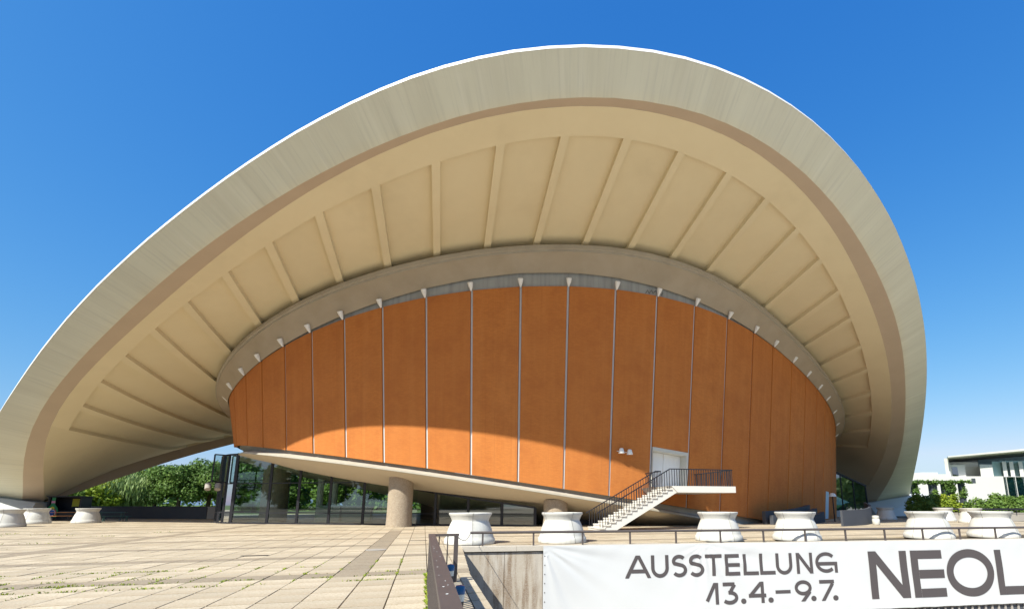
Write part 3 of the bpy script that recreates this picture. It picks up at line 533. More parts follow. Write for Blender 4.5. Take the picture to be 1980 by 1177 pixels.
# ledge at the foot of the wall and the bowl soffit beneath it
LP = np.array(LIP); 
LPF = np.polyfit(LP[:, 0], LP[:, 1], 3)
def lipz(p):
    a = math.degrees(p); return float(np.polyval(LPF, a)) if a > 67.08 else float(np.polyval(LPF, 67.08)) - (67.08-a)*.07
def lip(d, dz):
    def f(p):
        k = max(0, min(1, (math.degrees(p)-141)/15)); q = plan(p, d - .65*k*k*(3-2*k)); z = lipz(p) if math.degrees(p) < 146.9 else float(np.polyval(LPF, 146.9)) + (math.degrees(p)-146.9)*.012
        return np.array([q[0], q[1], max(-.25, z + dz)])
    return f
def wb_in(p):                                                   # foot of the wall above the ledge
    q = plan(p, -2.14); z = float(np.interp(p, np.arctan2(WB[:, 1], WB[:, 0])[::-1], WB[::-1, 2])); return np.array([q[0], q[1], max(-.2, z + .03)])
PH = [math.radians(a) for a in np.linspace(52, 176, 84)]
m = MB(); m.grid([[G(*f(p)) for p in PH] for f in (wb_in, lip(-2.12, .26), lip(-1.34, .10), lip(-1.26, .08), lip(-1.26, -.02), lip(-1.32, -.05))]); m.build('wall_ledge', M['ledge'], hall, smooth=30)
m = MB(); m.grid([[G(*f(p)) for p in PH] for f in (lip(-1.32, -.05), lip(-2.4, -.40), lip(-4.2, -.90), lip(-6.5, -1.45), lip(-10, -2.2), lip(-15, -2.9))]); m.build('bowl_soffit', M['bowl'], hall, smooth=50)
# small gusset on the ledge below each joint
# columns
for u, w, r, zt_ in ((-13.05, 21.92, .80, 3.35), (-3.05, 24.6, .80, 1.75)):
    m = MB(); m.lathe(G(u, w), [(r*1.04, -.05), (r*1.02, .3), (r, .6), (r*.985, zt_)], n=36); m.build('column', M['column'], hall, smooth=40)
# recessed double door above the stair
i = DOOR_I; vt, vb = WVT[i]; g = .085/seg_len(i); t0, t1 = g, 1-g
def dp(t, v, off): return G(*wpt(i, t, v, off))
dv = lambda z: (WT[i][2]-z)/(WT[i][2]-WB[i][2])
dr = empty('entrance_door', G(4.7, 25.4, 2.6)); dr.parent = hall; dr.matrix_parent_inverse = PINV[hall.name]
m = MB()
for a in (-.42,):
    m.quad(dp(t0, vt, .06), dp(t1, vt, .06), dp(t1, vt+.016, .06), dp(t0, vt+.016, .06)); m.quad(dp(t0, vt+.016, .06), dp(t1, vt+.016, .06), dp(t1, vt+.016, -.85), dp(t0, vt+.016, -.85)); m.quad(dp(t0, vt, .06), dp(t1, vt, .06), dp(t1, vt, -.1), dp(t0, vt, -.1))
    m.quad(dp(t1-.05, vt+.016, .06), dp(t1, vt+.016, .06), dp(t1, vb, .06), dp(t1-.05, vb, .06)); m.quad(dp(t1-.05, vt+.016, .06), dp(t1-.05, vb, .06), dp(t1-.05, vb, -.85), dp(t1-.05, vt+.016, -.85)); m.quad(dp(t1, vt, .06), dp(t1, vb, .06), dp(t1, vb, -.1), dp(t1, vt, -.1))
    m.quad(dp(t0, vt, -.02), dp(t0+.012, vt, .06), dp(t0+.012, vb, .06), dp(t0, vb, -.02)); m.quad(dp(t0+.012, vt, .06), dp(t0+.012, vb, .06), dp(t0+.012, vb, -.85), dp(t0+.012, vt, -.85)); m.quad(dp(t0, vb, .06), dp(t1, vb, .06), dp(t1, vb, -.85), dp(t0, vb, -.85))
m.build('door_frame', M['reveal'], dr)
tm = t0 + (t1-t0)*.44
for a, b in ((t0+.014, tm), (tm+.006, t1-.052)):               # corrugated leaves
    m = MB(); n = 22; pr = []
    for k in range(n+1):
        t = a + (b-a)*k/n; pr.append((t, -.62 + (.02 if k % 2 else 0)))
    m.grid([[dp(t, v, o_) for t, o_ in pr] for v in (vt+.017, vb-.001)]); m.build('door_leaf', M['door'], dr)
# small pale door at the right end
i_ = 21; m = MB()
def sp(t, z, off): return G(*wpt(i_, t, (WT[i_][2]-z)/(WT[i_][2]-WB[i_][2]), off))
m.quad(sp(.30, 2.75, .03), sp(.62, 2.75, .03), sp(.62, .1, .03), sp(.30, .1, .03)); m.quad(sp(.30, 2.75, .03), sp(.62, 2.75, .03), sp(.62, 2.75, -.1), sp(.30, 2.75, -.1)); m.quad(sp(.62, 2.75, .03), sp(.62, .1, .03), sp(.62, .1, -.1), sp(.62, 2.75, -.1)); m.quad(sp(.30, 2.75, .03), sp(.30, .1, .03), sp(.30, .1, -.1), sp(.30, 2.75, -.1)); m.build('side_door', M['blue_door'], hall)
# two floodlights on the wall
for t in (.22, .42):
    i_ = 12; v = (WT[i_][2]-5.0)/(WT[i_][2]-WB[i_][2]); a = np.array(dp_ := G(*wpt(i_, t, v, 0))); n = FWD
    m = MB(); b = a + n*.30; m.tube([a, b], .035, n=8); m.tube([a - LAT*.22, a], .03, n=6)
    c = b + np.array([0, 0, .0]); m.tube([c + np.array([0, 0, .17]) , c + np.array([0, 0, .14]), c + np.array([0, 0, -.17])], [.08, .13, .21], n=14); m.build('wall_floodlight', M['cone'], hall, smooth=40)

# ------------------------------------------------------------------ glazed foyer under the bowl (left)
foyer = empty('glass_front', G(-16, 18)); foyer.parent = hall; foyer.matrix_parent_inverse = PINV[hall.name]
GTOP = [(-28.6, 5.32), (-26.4, 5.30), (-25.3, 5.21), (-22.6, 4.57), (-20.1, 3.96), (-17.7, 3.47), (-15.2, 3.04), (-12.7, 2.54), (-10.3, 2.13), (-9, 1.92), (-3.5, 1.09), (0, .75)]
gu, gz = [a for a, b in GTOP], [b for a, b in GTOP]
def gtop(u): return float(np.interp(u, gu, gz))
GPL = np.poly1d([0.0, 0.4777, 25.95])
gw = lambda u: 25.95 + .4777*u if u > -25.2 else 25.95 + .4777*-25.2
MUL = [-25.95, -23.05, -20.75, -18.35, -15.85, -13.3, -10.8, -8.6, -6.4, -4.3]   # mullion positions along u
def gp(u, z, off=0.0): n = np.array([-.431, .902]); return G(u + n[0]*off, 25.95 + .4777*u + n[1]*off, z)
def vbar(a, b, w_=.14, d_=.16): 
    m = MB(); m.bar(a, b, w_, d_, up=FWD); return m
for u in MUL: vbar(gp(u, 0), gp(u, gtop(u)+.05), .17 if u > -25 else .2).build('mullion', M['black'], foyer)
for a, b in zip(MUL[:-1], MUL[1:]):
    zt_a, zt_b = gtop(a), gtop(b); zs_ = [0.06, .82, 3.02]
    m = MB(); m.bar(gp(a, zt_a+.02), gp(b, zt_b+.02), .14, .12, up=(0, 0, 1)); m.bar(gp(a, .05), gp(b, .05), .14, .12); m.bar(gp(a, .82), gp(b, .82), .08, .06)
    if min(zt_a, zt_b) > 2.6: m.bar(gp(a, 3.02), gp(b, min(3.02, 3.02)), .08, .06) if zt_b > 3.05 else m.bar(gp(a, 3.02), gp(a+(b-a)*.7, 3.02), .08, .06)
    m.build('transom', M['black'], foyer)
    for z0, z1 in ((.08, .80), (.84, 3.0), (3.04, 99)):
        ta, tb = min(z1, zt_a-.02), min(z1, zt_b-.02)
        if ta <= z0 + .05: continue
        m = MB(); 
        if tb > z0: m.quad(gp(a+.08, z0), gp(b-.08, z0), gp(b-.08, tb), gp(a+.08, ta))
        else: m.poly([gp(a+.08, z0), gp(a + (b-a)*(ta-z0)/(ta-tb), z0), gp(a+.08, ta)])
        m.build('pane', M['glass'], foyer, recalc=False)
# narrow return bays beside the corner: glazed porch
C0_ = (-25.95, 25.95 - .4777*25.95)
PORCH = [C0_, (-26.75, 12.9), (-27.35, 12.15), (-27.9, 11.2), (-28.6, 6.0), (-27, -4)]
for (a, b) in zip(PORCH[:-1], PORCH[1:]):
    ztp = 5.28; m = MB(); m.bar(G(*b, 0), G(*b, ztp), .13, .15, up=FWD); m.build('mullion', M['black'], foyer)
    m = MB(); 
    for z in (.05, .82, 3.02, ztp): m.bar(G(*a, z), G(*b, z), .08, .08 if z not in (.05, ztp) else .14)
    m.build('transom', M['black'], foyer)
    for z0, z1 in ((.1, .79), (.85, 2.99), (3.05, ztp-.08)):
        m = MB(); m.quad(G(*a, z0), G(*b, z0), G(*b, z1), G(*a, z1)); m.build('pane', M['glass_blue'], foyer, recalc=False)
# open casement hinged out beside the porch
cs = empty('open_casement', G(-27.4, 12.2, 3)); cs.parent = foyer; cs.matrix_parent_inverse = PINV[foyer.name]
m = MB(); a, b = (-26.7, 13.1), (-27.4, 13.9)
for z in (3.12, 5.2): m.bar(G(*a, z), G(*b, z), .08, .09)
for q in (a, b): m.bar(G(*q, 3.12), G(*q, 5.2), .08, .09, up=FWD)
m.build('casement_frame', M['black'], foyer)
m = MB(); m.quad(G(*a, 3.16), G(*b, 3.16), G(*b, 5.16), G(*a, 5.16)); m.build('casement_pane', M['glass_blue'], foyer, recalc=False)
bpy.data.objects.remove(cs)
for k, (u, w) in enumerate(((-27.6, 13.9), (-27.1, 13.5))):     # spotlights below the casement
    m = MB(); m.tube([G(u, w, 2.95), G(u+.1, w+.25, 2.55)], [.2, .2], n=12); m.build('spotlight', M['low_wall'], foyer, smooth=40)
# inside: floor, columns, counter, rear glazing bars
m = MB(); m.poly([G(-27.5, -4, .012), G(-3, -4, .012), G(-3, 24.2, .012), G(-25.6, 13.6, .012)]); m.build('foyer_floor', M['paver_dark'], hall)
for u, w in ((-20.6, 10.2), (-19.5, 10.0)):
    m = MB(); m.lathe(G(u, w), [(.26, 0), (.26, 4.2)], n=18); m.build('foyer_column', M['foyer_col'], hall, smooth=40)
m = MB(); m.lathe(G(-23.9, 10.8), [(1.0, 0), (1.0, 5.3)], n=24); m.build('foyer_core', M['column'], hall, smooth=40)
m = MB(); m.box(lambda x, y, z: G(x, y, z), (-20.4, 11.2, 0), (-18.55, 12.2, 1.35)); m.build('counter', M['counter'], hall)
m = MB(); m.box(lambda x, y, z: G(x, y, z), (-18.5, 10.6, 0), (-16.2, 12.0, 1.36)); m.build('counter', M['counter'], hall)
m = MB()
for k in range(9): m.bar(G(-26.5+2.5*k, -6, 0), G(-26.5+2.5*k, -6, 5.2), .12)
for z in (.85, 2.6, 4.2): m.bar(G(-26.5, -6, z), G(-6.5, -6, z), .07)
m.build('rear_glazing_bars', M['black'], hall)
m = MB(); m.box(lambda x, y, z: G(x, y, z), (-26.2, -7, 5.45), (14, 12, 5.7)); m.build('foyer_ceiling', M['bowl'], hall)
m = MB(); m.box(lambda x, y, z: G(x, y, z), (-12.5, 4, 0), (14, 4.4, 2.6)); m.build('shade_backing', M['dark_wall'], hall)  # added dark sheet to close the shaded space under the bowl
m = MB(); m.box(lambda x, y, z: G(x, y, z), (-2.2, 21.5, 0), (13.5, 21.8, 1.6)); m.build('shade_backing', M['dark_wall'], hall)  # added dark sheet standing in for deep shade below the ledge
# ------------------------------------------------------------------ glazed foyer at the right end
rf = empty('side_foyer', G(36, 8)); rf.parent = hall; rf.matrix_parent_inverse = PINV[hall.name]
def rg(u, z): return G(u, 8.0, z)
m = MB(); m.bar(rg(33.2, 5.55), rg(38.4, 3.55), .25, .18); m.bar(rg(38.45, 0), rg(38.3, 3.6), .12); m.build('glazing_frame', M['black'], rf)
for u in (34.9, 36.6): m = MB(); m.bar(rg(u, 0), rg(u, 5.55-(u-33.2)*.385), .11); m.build('mullion', M['black'], rf)
for a, b in ((32.6, 34.85), (34.95, 36.55), (36.65, 38.35)):
    m = MB(); m.quad(rg(a, .75), rg(b, .75), rg(b, 5.5-(b-33.2)*.385), rg(a, 5.5-(a-33.2)*.385)); m.build('pane', M['glass_office'], rf, recalc=False)
m = MB(); m.quad(rg(32.6, 0), rg(38.4, 0), rg(38.4, .74), rg(32.6, .74)); m.build('plinth', M['abut'], rf, recalc=False)

# ------------------------------------------------------------------ outside stair to the door
st = empty('exterior_staircase', G(2, 29)); tag(st, 'white outside staircase with dark railings rising to the door in the orange wall', 'staircase')
NS, RISE = 15, 2.5/15; RUN = .315; U0 = 2.55 - RUN*(NS-1); WN_, WF_ = 30.45, 28.2
for k in range(NS-1):
    u0 = U0 + k*RUN; z1 = (k+1)*RISE; m = MB()
    m.box(lambda x, y, z: G(x, y, z), (u0-.03, WF_, z1-.055), (u0+RUN+.012, WN_, z1)); m.box(lambda x, y, z: G(x, y, z), (u0, WF_+.03, z1-RISE), (u0+.06, WN_-.03, z1-.055)); m.build('step', M['stair'], st)
UE = 6.75
m = MB()                                                       # sawtooth slab carrying the steps, then the landing
prof = [(U0+.02, 0.0)]
for k in range(NS-1): prof += [(U0+k*RUN+.02, (k+1)*RISE-.058), (U0+(k+1)*RUN+.02, (k+1)*RISE-.058)]
top_pts = prof; zs_ = lambda u: (u - U0)*RISE/RUN - .22
low = [(U0+.95, 0.0)] + [(U0+.95+(2.9-U0-.95)*k/4, 0 + (2.5-.36)*k/4) for k in range(1, 5)]
pts = prof + [(2.62, 2.44)] 
side = pts + low[::-1]
for w in (WN_-.06, WF_+.06): m.poly([G(u, w, z) for u, z in side])
for (a, b) in zip(side, side[1:] + side[:1]): m.quad(G(a[0], WF_+.06, a[1]), G(b[0], WF_+.06, b[1]), G(b[0], WN_-.06, b[1]), G(a[0], WN_-.06, a[1]))
m.build('stair_slab', M['stair'], st)
m = MB(); m.poly([G(2.52, WN_, 2.5), G(UE, WN_-.1, 2.5), G(UE, 25.2, 2.5), G(2.52, 25.2, 2.5)]); m.poly([G(2.9, WN_, 2.13), G(UE, WN_-.1, 2.13), G(UE, 25.2, 2.13), G(2.9, 25.2, 2.13)])
for a, b in (((2.52, WN_, 2.9), (UE, WN_-.1, UE)), ((UE, WN_-.1, UE), (UE, 25.2, UE)), ((2.52, WN_, 2.9), (2.52, 25.2, 2.9))): m.quad(G(a[0], a[1], 2.5), G(b[0], b[1], 2.5), G(b[2], b[1], 2.13), G(a[2], a[1], 2.13))
m.build('landing', M['stair'], st)
def hand(pts, w_=.06):
    m = MB()
    for a, b in zip(pts[:-1], pts[1:]): m.bar(G(*a), G(*b), w_, .055)
    return m.build('handrail', M['black'], st)
def bal(u, w, z0, z1): m = MB(); m.bar(G(u, w, z0), G(u, w, z1), .034); m.build('baluster', M['black'], st)
HR = .98
for w, in_ in ((WN_-.09, 0), (WF_+.09, 1)):
    rail = [(U0-.15, w, HR-.03), (2.5, w, 2.5+HR)]
    if not in_: rail += [(UE-.12, w-.1, 2.5+HR), (UE-.12, 25.5, 2.5+HR)]
    else: rail += [(2.85, w, 2.5+HR), (2.85, 25.6, 2.5+HR)]
    hand(rail)
    for k in range(NS-1):
        for f in (.18, .68): u = U0 + (k+f)*RUN; bal(u, w, (k+1)*RISE-.03, HR + (u-U0+.15)*(2.53)/(2.5-U0+.15)-.06)
    if not in_:
        n = 26
        for k in range(n): bal(2.62 + (UE-.16-2.62)*k/(n-1), w - .1*(k/(n-1)), 2.48, 2.5+HR)
        for k in range(1, 22): bal(UE-.12, w - .1 - (w-.1-25.5)*k/22, 2.48, 2.5+HR)
    else:
        for k in range(0, 12): bal(2.85, w - (w-25.6)*k/12, 2.48, 2.5+HR)
# ------------------------------------------------------------------ sunken court wall, coping, banner
rw = empty('court_wall', W(0, 0)); tag(rw, 'brown stained concrete retaining wall with stone coping left of the white banner', 'wall')
SEG = [-.64, .79, 2.14, 5.0, 8.5, 12, 15.5, 19, 23, 30, 40, 60]
for a, b in zip(SEG[:-1], SEG[1:]):
    m = MB(); m.box(lambda x, y, z: W(x, y, z), (a+.006, -.35, -3.4), (b-.006, -.02, -.20)); m.build('wall_panel', M['pit_wall'], rw)
CS = [-.74, 1.2, 2.2, 5.2, 8.7, 12.2, 15.7, 19.2, 23, 30, 40, 60]
for a, b in zip(CS[:-1], CS[1:]):
    m = MB(); m.box(lambda x, y, z: W(x, y, z), (a+.004, -.42, -.16), (b-.004, .06, .006)); m.build('coping_stone', M['coping'], rw)
m = MB(); m.box(lambda x, y, z: W(x, y, z), (-.62, -.3, -.21), (60, -.06, -.155)); m.build('shadow_gap', M['black'], rw)
m = MB(); m.box(lambda x, y, z: W(x, y, z), (-.70, -.3, -1.2), (-.645, .0, -.162)); m.build('end_strip', M['reveal'], rw)  # pale strip down the left end of the wall
m = MB(); m.box(lambda x, y, z: W(x, y, z), (2.2, -.019, -3.4), (60, .012, -2.62)); m.build('wall_base', M['dark_wall'], rw)
for k in range(30): m = MB(); m.box(lambda x, y, z: W(x, y, z), (14.2+.32*k, .013, -3.4), (14.28+.32*k, .05, -2.6)); m.build('louvre', M['low_wall'], rw)

BZ0, BZ1, BS0, BS1 = -2.545, .012, 2.14, 27.0
def wrinkle(s, z):
    d = .0
    r = math.hypot(s-BS0, (z-BZ1)*1.15); a = math.atan2(BZ1-z+.001, s-BS0+.001)
    d += .018*math.exp(-r/1.5)*math.sin(a*26)*min(1, r*3) + .022*math.exp(-r/2.6)*math.sin(a*15+1)*min(1, r*2)
    r2 = math.hypot(s-9.2, (z-BZ1)); a2 = math.atan2(BZ1-z+.001, s-8.2); d += .016*math.exp(-abs(r2-.9)/.8)*math.sin(a2*17)
    d += .012*math.sin(s*2.1+z*1.4)*math.sin(z*2.6+.5) + .010*max(0, (-z-2.2))*math.sin(s*5.3+math.sin(s*2.2)) + .004*math.sin(s*7.1-z*4.5)*math.exp(-abs(z+.1)*3)
    return .13 + d*max(.12, min(1, (BZ1-z)/.5 + .25))
bn = empty('banner', W(10, .05, -1.2)); tag(bn, 'long white banner with dark lettering AUSSTELLUNG and NEOL hung along the court wall', 'banner')
m = MB(); ss = np.arange(BS0, BS1+.01, .06); zz = np.linspace(BZ0, BZ1, 60)
scal = lambda s, z: z + (.012*abs(math.sin((s-BS0)*math.pi/1.05)) if z < BZ0+.02 else 0)
m.grid([[W(s, wrinkle(s, z), scal(s, z)) for s in ss] for z in zz]); m.build('cloth', M['banner'], bn, smooth=60)
for k in range(8): m = MB(); s, z = BS0+.055, BZ1-.35-.36*k*.85; q = W(s, wrinkle(s, z)+.006, z); m.lathe(q, [(.0, .004), (.022, .0)], n=8) if False else m.box(lambda x, y, z_: W(x, y, z_), (s-.016, wrinkle(s, z), z-.016), (s+.016, wrinkle(s, z)+.012, z+.016)); m.build('eyelet', M['brown'], bn)

# lettering: strokes in a unit box, laid on the cloth
def arcp(cx, cy, rx, ry, a0, a1, n=22): return [(cx+rx*math.cos(math.radians(a0+(a1-a0)*k/n)), cy+ry*math.sin(math.radians(a0+(a1-a0)*k/n))) for k in range(n+1)]
def glyph(ch, w, h, t):
    """list of centre lines (points) in metres, stroke width t, box w x h; each with butt ends"""
    e = t/2; S = []
    if ch == 'A': S = [[(e*1.02, 0), (w/2-e*.15, h)], [(w-e*1.02, 0), (w/2+e*.15, h)], [(w*.24, h*.30), (w*.76, h*.30)]]
    elif ch == 'U': r = w/2-e; S = [[(e, h), (e, r+e)] + arcp(w/2, r+e, r, r, 180, 360)[1:] + [(w-e, h)]]
    elif ch == 'S':
        r1 = h*.255-e*.5; r2 = h*.275-e*.5; cy1 = h-e-r1; cy2 = e+r2; k1 = w*.47-e; k2 = w*.5-e
        S = [arcp(w*.50, cy1, k1, r1, 38, 205, 20) + arcp(w*.5, cy2, k2, r2, 58, -145, 24)]
    elif ch == 'T': S = [[(0, h-e), (w, h-e)], [(w/2, h-t), (w/2, 0)]]
    elif ch == 'E': S = [[(e, 0), (e, h)], [(t, h-e), (w*.97, h-e)], [(t, h*.49), (w*.99, h*.49)], [(t, e), (w, e)]]
    elif ch == 'L': S = [[(e, 0), (e, h)], [(t, e), (w, e)]]
    elif ch == 'N': S = [[(e, 0), (e, h)], [(w-e, 0), (w-e, h)], [(e*1.1, h-e*.3), (w-e*1.1, e*.3)]]
    elif ch == 'O': S = [arcp(w/2, h/2, w/2-e, h/2-e, 0, 360, 64)]
    elif ch == 'G': S = [arcp(w*.49, h/2, w*.49-e, h/2-e, 42, 312, 40), [(w*.10, h*.44), (w-t, h*.44)], [(w-e, h*.44+e), (w-e, 0)]]
    elif ch == '1': S = [[(w-e, 0), (w-e, h)], [(e, h*.16), (w-e*1.9, h*.97)]]
    elif ch == '3': S = [[(w*.06, h-e), (w*.80, h-e)], [(w*.80, h-e*1.2), (w*.47, h*.62-e*1.5)], arcp(w*.47, h*.31, w*.53-e, h*.31-e, 100, -142, 30)]
    elif ch == '4': S = [[(w*.80, 0), (w*.80, h)], [(w*.80-e*.6, h-e*.6), (e*1.1, h*.36)], [(0, h*.35), (w, h*.35)]]
    elif ch == '9': S = [arcp(w/2, h*.64, w/2-e, h*.36-e, 0, 360, 44), [(w*.90, h*.46), (w*.44, 0)]]
    elif ch == '7': S = [[(0, h-e), (w, h-e)], [(w-e*1.1, h-t), (w*.20, 0)]]
    elif ch == '-': S = [[(0, h/2), (w, h/2)]]
    return S
def letter(ch, s0, s1, z0, z1, t):
    m = MB(); w, h = s1-s0, z1-z0; lay = 0
    def put(x, y, k): return W(s0+x, wrinkle(s0+x, z0+y)+.013+.0012*k, z0+y)
    if ch == '.':
        n = 20; c = put(w/2, h/2, 0); m.poly([put(w/2+w/2*math.cos(2*math.pi*k/n), h/2+h/2*math.sin(2*math.pi*k/n), 0) for k in range(n)])
    for k, pts in enumerate(glyph(ch, w, h, t if ch != '-' else h)):
        t_ = t if ch != '-' else h; dense = []
        for a, b in zip(pts[:-1], pts[1:]):
            n = max(1, int(math.hypot(b[0]-a[0], b[1]-a[1])/.07)); dense += [(a[0]+(b[0]-a[0])*q/n, a[1]+(b[1]-a[1])*q/n) for q in range(n)]
        dense.append(pts[-1]); P = [np.array(p) for p in dense]; loop = np.linalg.norm(P[0]-P[-1]) < 1e-6; L_, R_ = [], []
        for j in range(len(P)):
            if loop and j in (0, len(P)-1): d = P[1]-P[-2]
            else: d = P[min(j+1, len(P)-1)]-P[max(j-1, 0)]
            d = d/np.linalg.norm(d); nn = np.array([-d[1], d[0]])*t_/2; a, b = P[j]+nn, P[j]-nn
            if ch in 'A1479N':                                   # cut slanted strokes level at the letter's foot and head
                for q in (a, b):
                    if j in (0, len(P)-1) and abs(d[0]) > .05 and abs(d[1]) > .05:
                        tgt = 0 if q[1] < h*.08 else h if q[1] > h*.9 else None
                        if ch == '4' and .2*h < q[1] < .55*h: tgt = h*.35
                        if tgt is not None: q += d*((tgt-q[1])/d[1]); q[0] = min(w, max(0, q[0]))
            L_.append(put(*a, k)); R_.append(put(*b, k))
        m.grid([L_, R_])
    return m.build('letter', M['ink'], bn, recalc=False)
for (ch, a, b, z0, z1) in LETTERS: letter(ch, a, b, z0, z1, .327 if a > 14.5 else .128)

# low rail on the coping
wrl = empty('coping_rail', W(8, -.2)); tag(wrl, 'low dark brown rail on short posts running along the court wall coping', 'railing')
m = MB(); m.tube([W(-.42, -.20, .47), W(60, -.20, .47)], .048, n=10); m.build('top_rail', M['brown'], wrl, smooth=40)
for k in range(0, 26):
    m = MB(); s = .02+1.80*k; m.box(lambda x, y, z: W(x, y, z), (s-.03, -.225, .008), (s+.03, -.175, .43)); m.build('rail_post', M['brown'], wrl)
# tall handrail beside the landing
hr = empty('terrace_handrail', R(.18, 6)); tag(hr, 'dark brown flat-topped handrail with close balusters in the foreground', 'railing')
RX0, RX1, RZ1, RY1 = .118, .238, .90, 10.1
m = MB(); m.box(lambda x, y, z: R(x, y, z), (RX0, .8, RZ1-.05), (RX1, RY1, RZ1)); m.build('rail_cap', M['brown'], hr)
m = MB(); m.box(lambda x, y, z: R(x, y, z), (RX1+.002, RY1-.10, RZ1-.05), (.69, RY1-.02, RZ1-.002)); m.build('rail_cap', M['brown'], hr)
m = MB(); m.box(lambda x, y, z: R(x, y, z), (.60, RY1-.11, -.04), (.68, RY1-.03, RZ1-.052)); m.build('end_post', M['brown'], hr)
for x in (.31, .47): m = MB(); m.box(lambda a, y, z: R(a, y, z), (x, RY1-.07, -.04), (x+.022, RY1-.05, RZ1-.05)); m.build('baluster', M['brown'], hr)
m = MB(); m.box(lambda x, y, z: R(x, y, z), (RX0+.01, .8, .02), (RX1-.05, RY1, .06)); m.build('bottom_rail', M['brown'], hr)
for k in range(70):
    y = 1.0 + k*.13; m = MB(); m.box(lambda a, b, z: R(a, b, z), (RX0+.012, y, .06), (RX0+.036, y+.045, RZ1-.05)); m.build('baluster', M['brown'], hr)
for k in range(22):
    y = 2.4+7*RNG.random()**1.5; x = RX0+.02+.08*RNG.random(); m = MB(); r = .004+.006*RNG.random(); q = R(x, y, RZ1+.002); m.poly([(q[0]+r*math.cos(a)*1.0, q[1]+r*math.sin(a)*1.4, q[2]) for a in [6.283*j/8 for j in range(8)]]); m.build('bird_dropping', M['drop'], hr)
m = MB(); a, b = R(.66, RY1-.06, .84), W(-.40, -.2, .47); m.tube([tuple(np.array(a)*(1-t)+np.array(b)*t + np.array([0, 0, -.16*math.sin(math.pi*t)])) for t in [k/10 for k in range(11)]], .009, n=5); cb = m.build('slack_cable', M['black']); tag(cb, 'thin slack black cable between the two railings', 'cable')
# torch lamps on the paving
for k, (y, lab) in enumerate(((5.75, 'blue-capped torch lamp nearer the viewer beside the handrail'), (7.75, 'blue-capped torch lamp farther along beside the handrail end'))):
    o = empty('torch_lamp', R(.43, y, 0)); tag(o, lab, 'lamp', 'torch lamps beside the handrail'); c = R(.43, y, 0)
    m = MB(); m.lathe(c, [(.018, 0), (.024, .15), (.034, .30), (.047, .42)], n=14); m.build('lamp_stem', M['black'], o, smooth=40)
    m = MB(); m.lathe(c, [(.047, .421), (.053, .495)], n=14); m.build('lamp_band', M['lamp_white'], o, smooth=40)
    m = MB(); m.lathe(c, [(.056, .496), (.058, .555), (.046, .582), (0.001, .592)], n=14); m.build('lamp_cap', M['lamp_blue'], o, smooth=50)

# ------------------------------------------------------------------ planters
def planter():
    o = empty('concrete_planter'); N_ = 12
    prof = [(.80, 0), (.885, .015), (.895, .05), (.885, .20), (.845, .235), (.825, .32), (.775, .52), (.715, .70), (.655, .845), (.645, .875), (.665, .93), (.72, 1.06), (.755, 1.10), (.76, 1.165), (.745, 1.175), (.69, 1.172), (.63, 1.0), (.60, .90)]
    for k in range(4):
        m = MB(); a = math.radians(-72 + 90*k); g = .010; m.lathe((0, 0, 0), prof, n=N_, a0=a+g, a1=a+math.pi/2-g); m.build('shell_quarter', M['white'], o, smooth=45)
    m = MB(); m.lathe((0, 0, 0), [(r-.03, z) for r, z in prof[:14]], n=40); m.build('joint_filler', M['low_wall'], o, smooth=60)
    m = MB(); m.lathe((0, 0, 0), [(.655, 1.04), (.4, 1.07), (.001, 1.08)], n=24); m.build('soil', M['earth'], o, smooth=60)
    return o
pl0 = planter(); GP = 'round white concrete planters on the terrace'
PL = [((908, 19.1), 'white planter behind the gap between the two railings'), ((1087, 19.8), 'white planter in front of the foot of the staircase'), ((1390, 20.8), 'white planter below the right end of the stair landing'), ((1541, 21.1), 'white planter in front of the dark curved ramp walls'),
      ((1796.5, 22.2), 'white planter left of the rightmost one behind the coping rail'), ((1921, 22.85), 'rightmost white planter behind the coping rail'),
      ((12, 32.6), 'white planter cut by the left edge of the photo'), ((67, 38.4), 'white planter between the left edge one and the dark drinks stall'), ((166.5, 39.8), 'white planter right of the dark drinks stall on the left'),
      ((1714, 48.5), 'shaded planter in front of the right concrete abutment'), ((1826, 44.5), 'bluish shaded planter right of the right abutment'), ((1880, 40.3), 'sunlit planter in front of the low hedge wall on the right')]
first = True
for (px, y), lab in PL:
    o = pl0 if first else copy_tree(pl0); first = False
    yc = y*math.cos(PITCH) + 0; o.location = ((px-1100)/950*(y*math.cos(PITCH) - EYE*math.sin(PITCH)), y, 0.0); o.rotation_euler = (0, 0, RNG.uniform(-.5, .3) if px != 908 else 0); tag(o, lab, 'planter', GP)
    sc_ = 1.06 if y < 30 else 1.0; o.scale = (sc_, sc_, .97)

# small things on the ground and on the wall
a = R(-1.41, 17.6); m = MB(); n = 24; m.lathe((a[0], a[1], 0), [(.33, .004), (.33, .012), (.30, .014), (.001, .014)], n=n); tag(m.build('manhole_cover', M['low_wall'], None), 'round pale metal cover set in the darker paving strip', 'cover')
for k, (px, py, lab) in enumerate(((-.15, 21.5, 'narrow dark drain slot near the handrail end'), (-4.6, 16.6, 'narrow dark drain slot left of the darker paving strip'))):
    m = MB(); m.box(lambda x, y, z: R(x, y, z), (px-.35, py-.07, .003), (px+.35, py+.07, .010)); tag(m.build('drain_slot', M['black'], None), lab, 'drain', 'drain slots in the paving')
zz_ = [(0, 0), (.12, .16), (.2, .02), (.34, .2), (.42, .05), (.6, .22), (.66, .06), (.8, .18), (.95, .04), (1.0, .2)]
m = MB(); pts = []
for x, z in zz_:
    ph = math.radians(83.6 - x*3.0); q = plan(ph, DWALL-.105); pts.append(G(q[0], q[1], wtz(ph) + .10 + z*1.6))
m.tube(pts, .018, n=4); m.build('graffiti_scrawl', M['black'], hall)

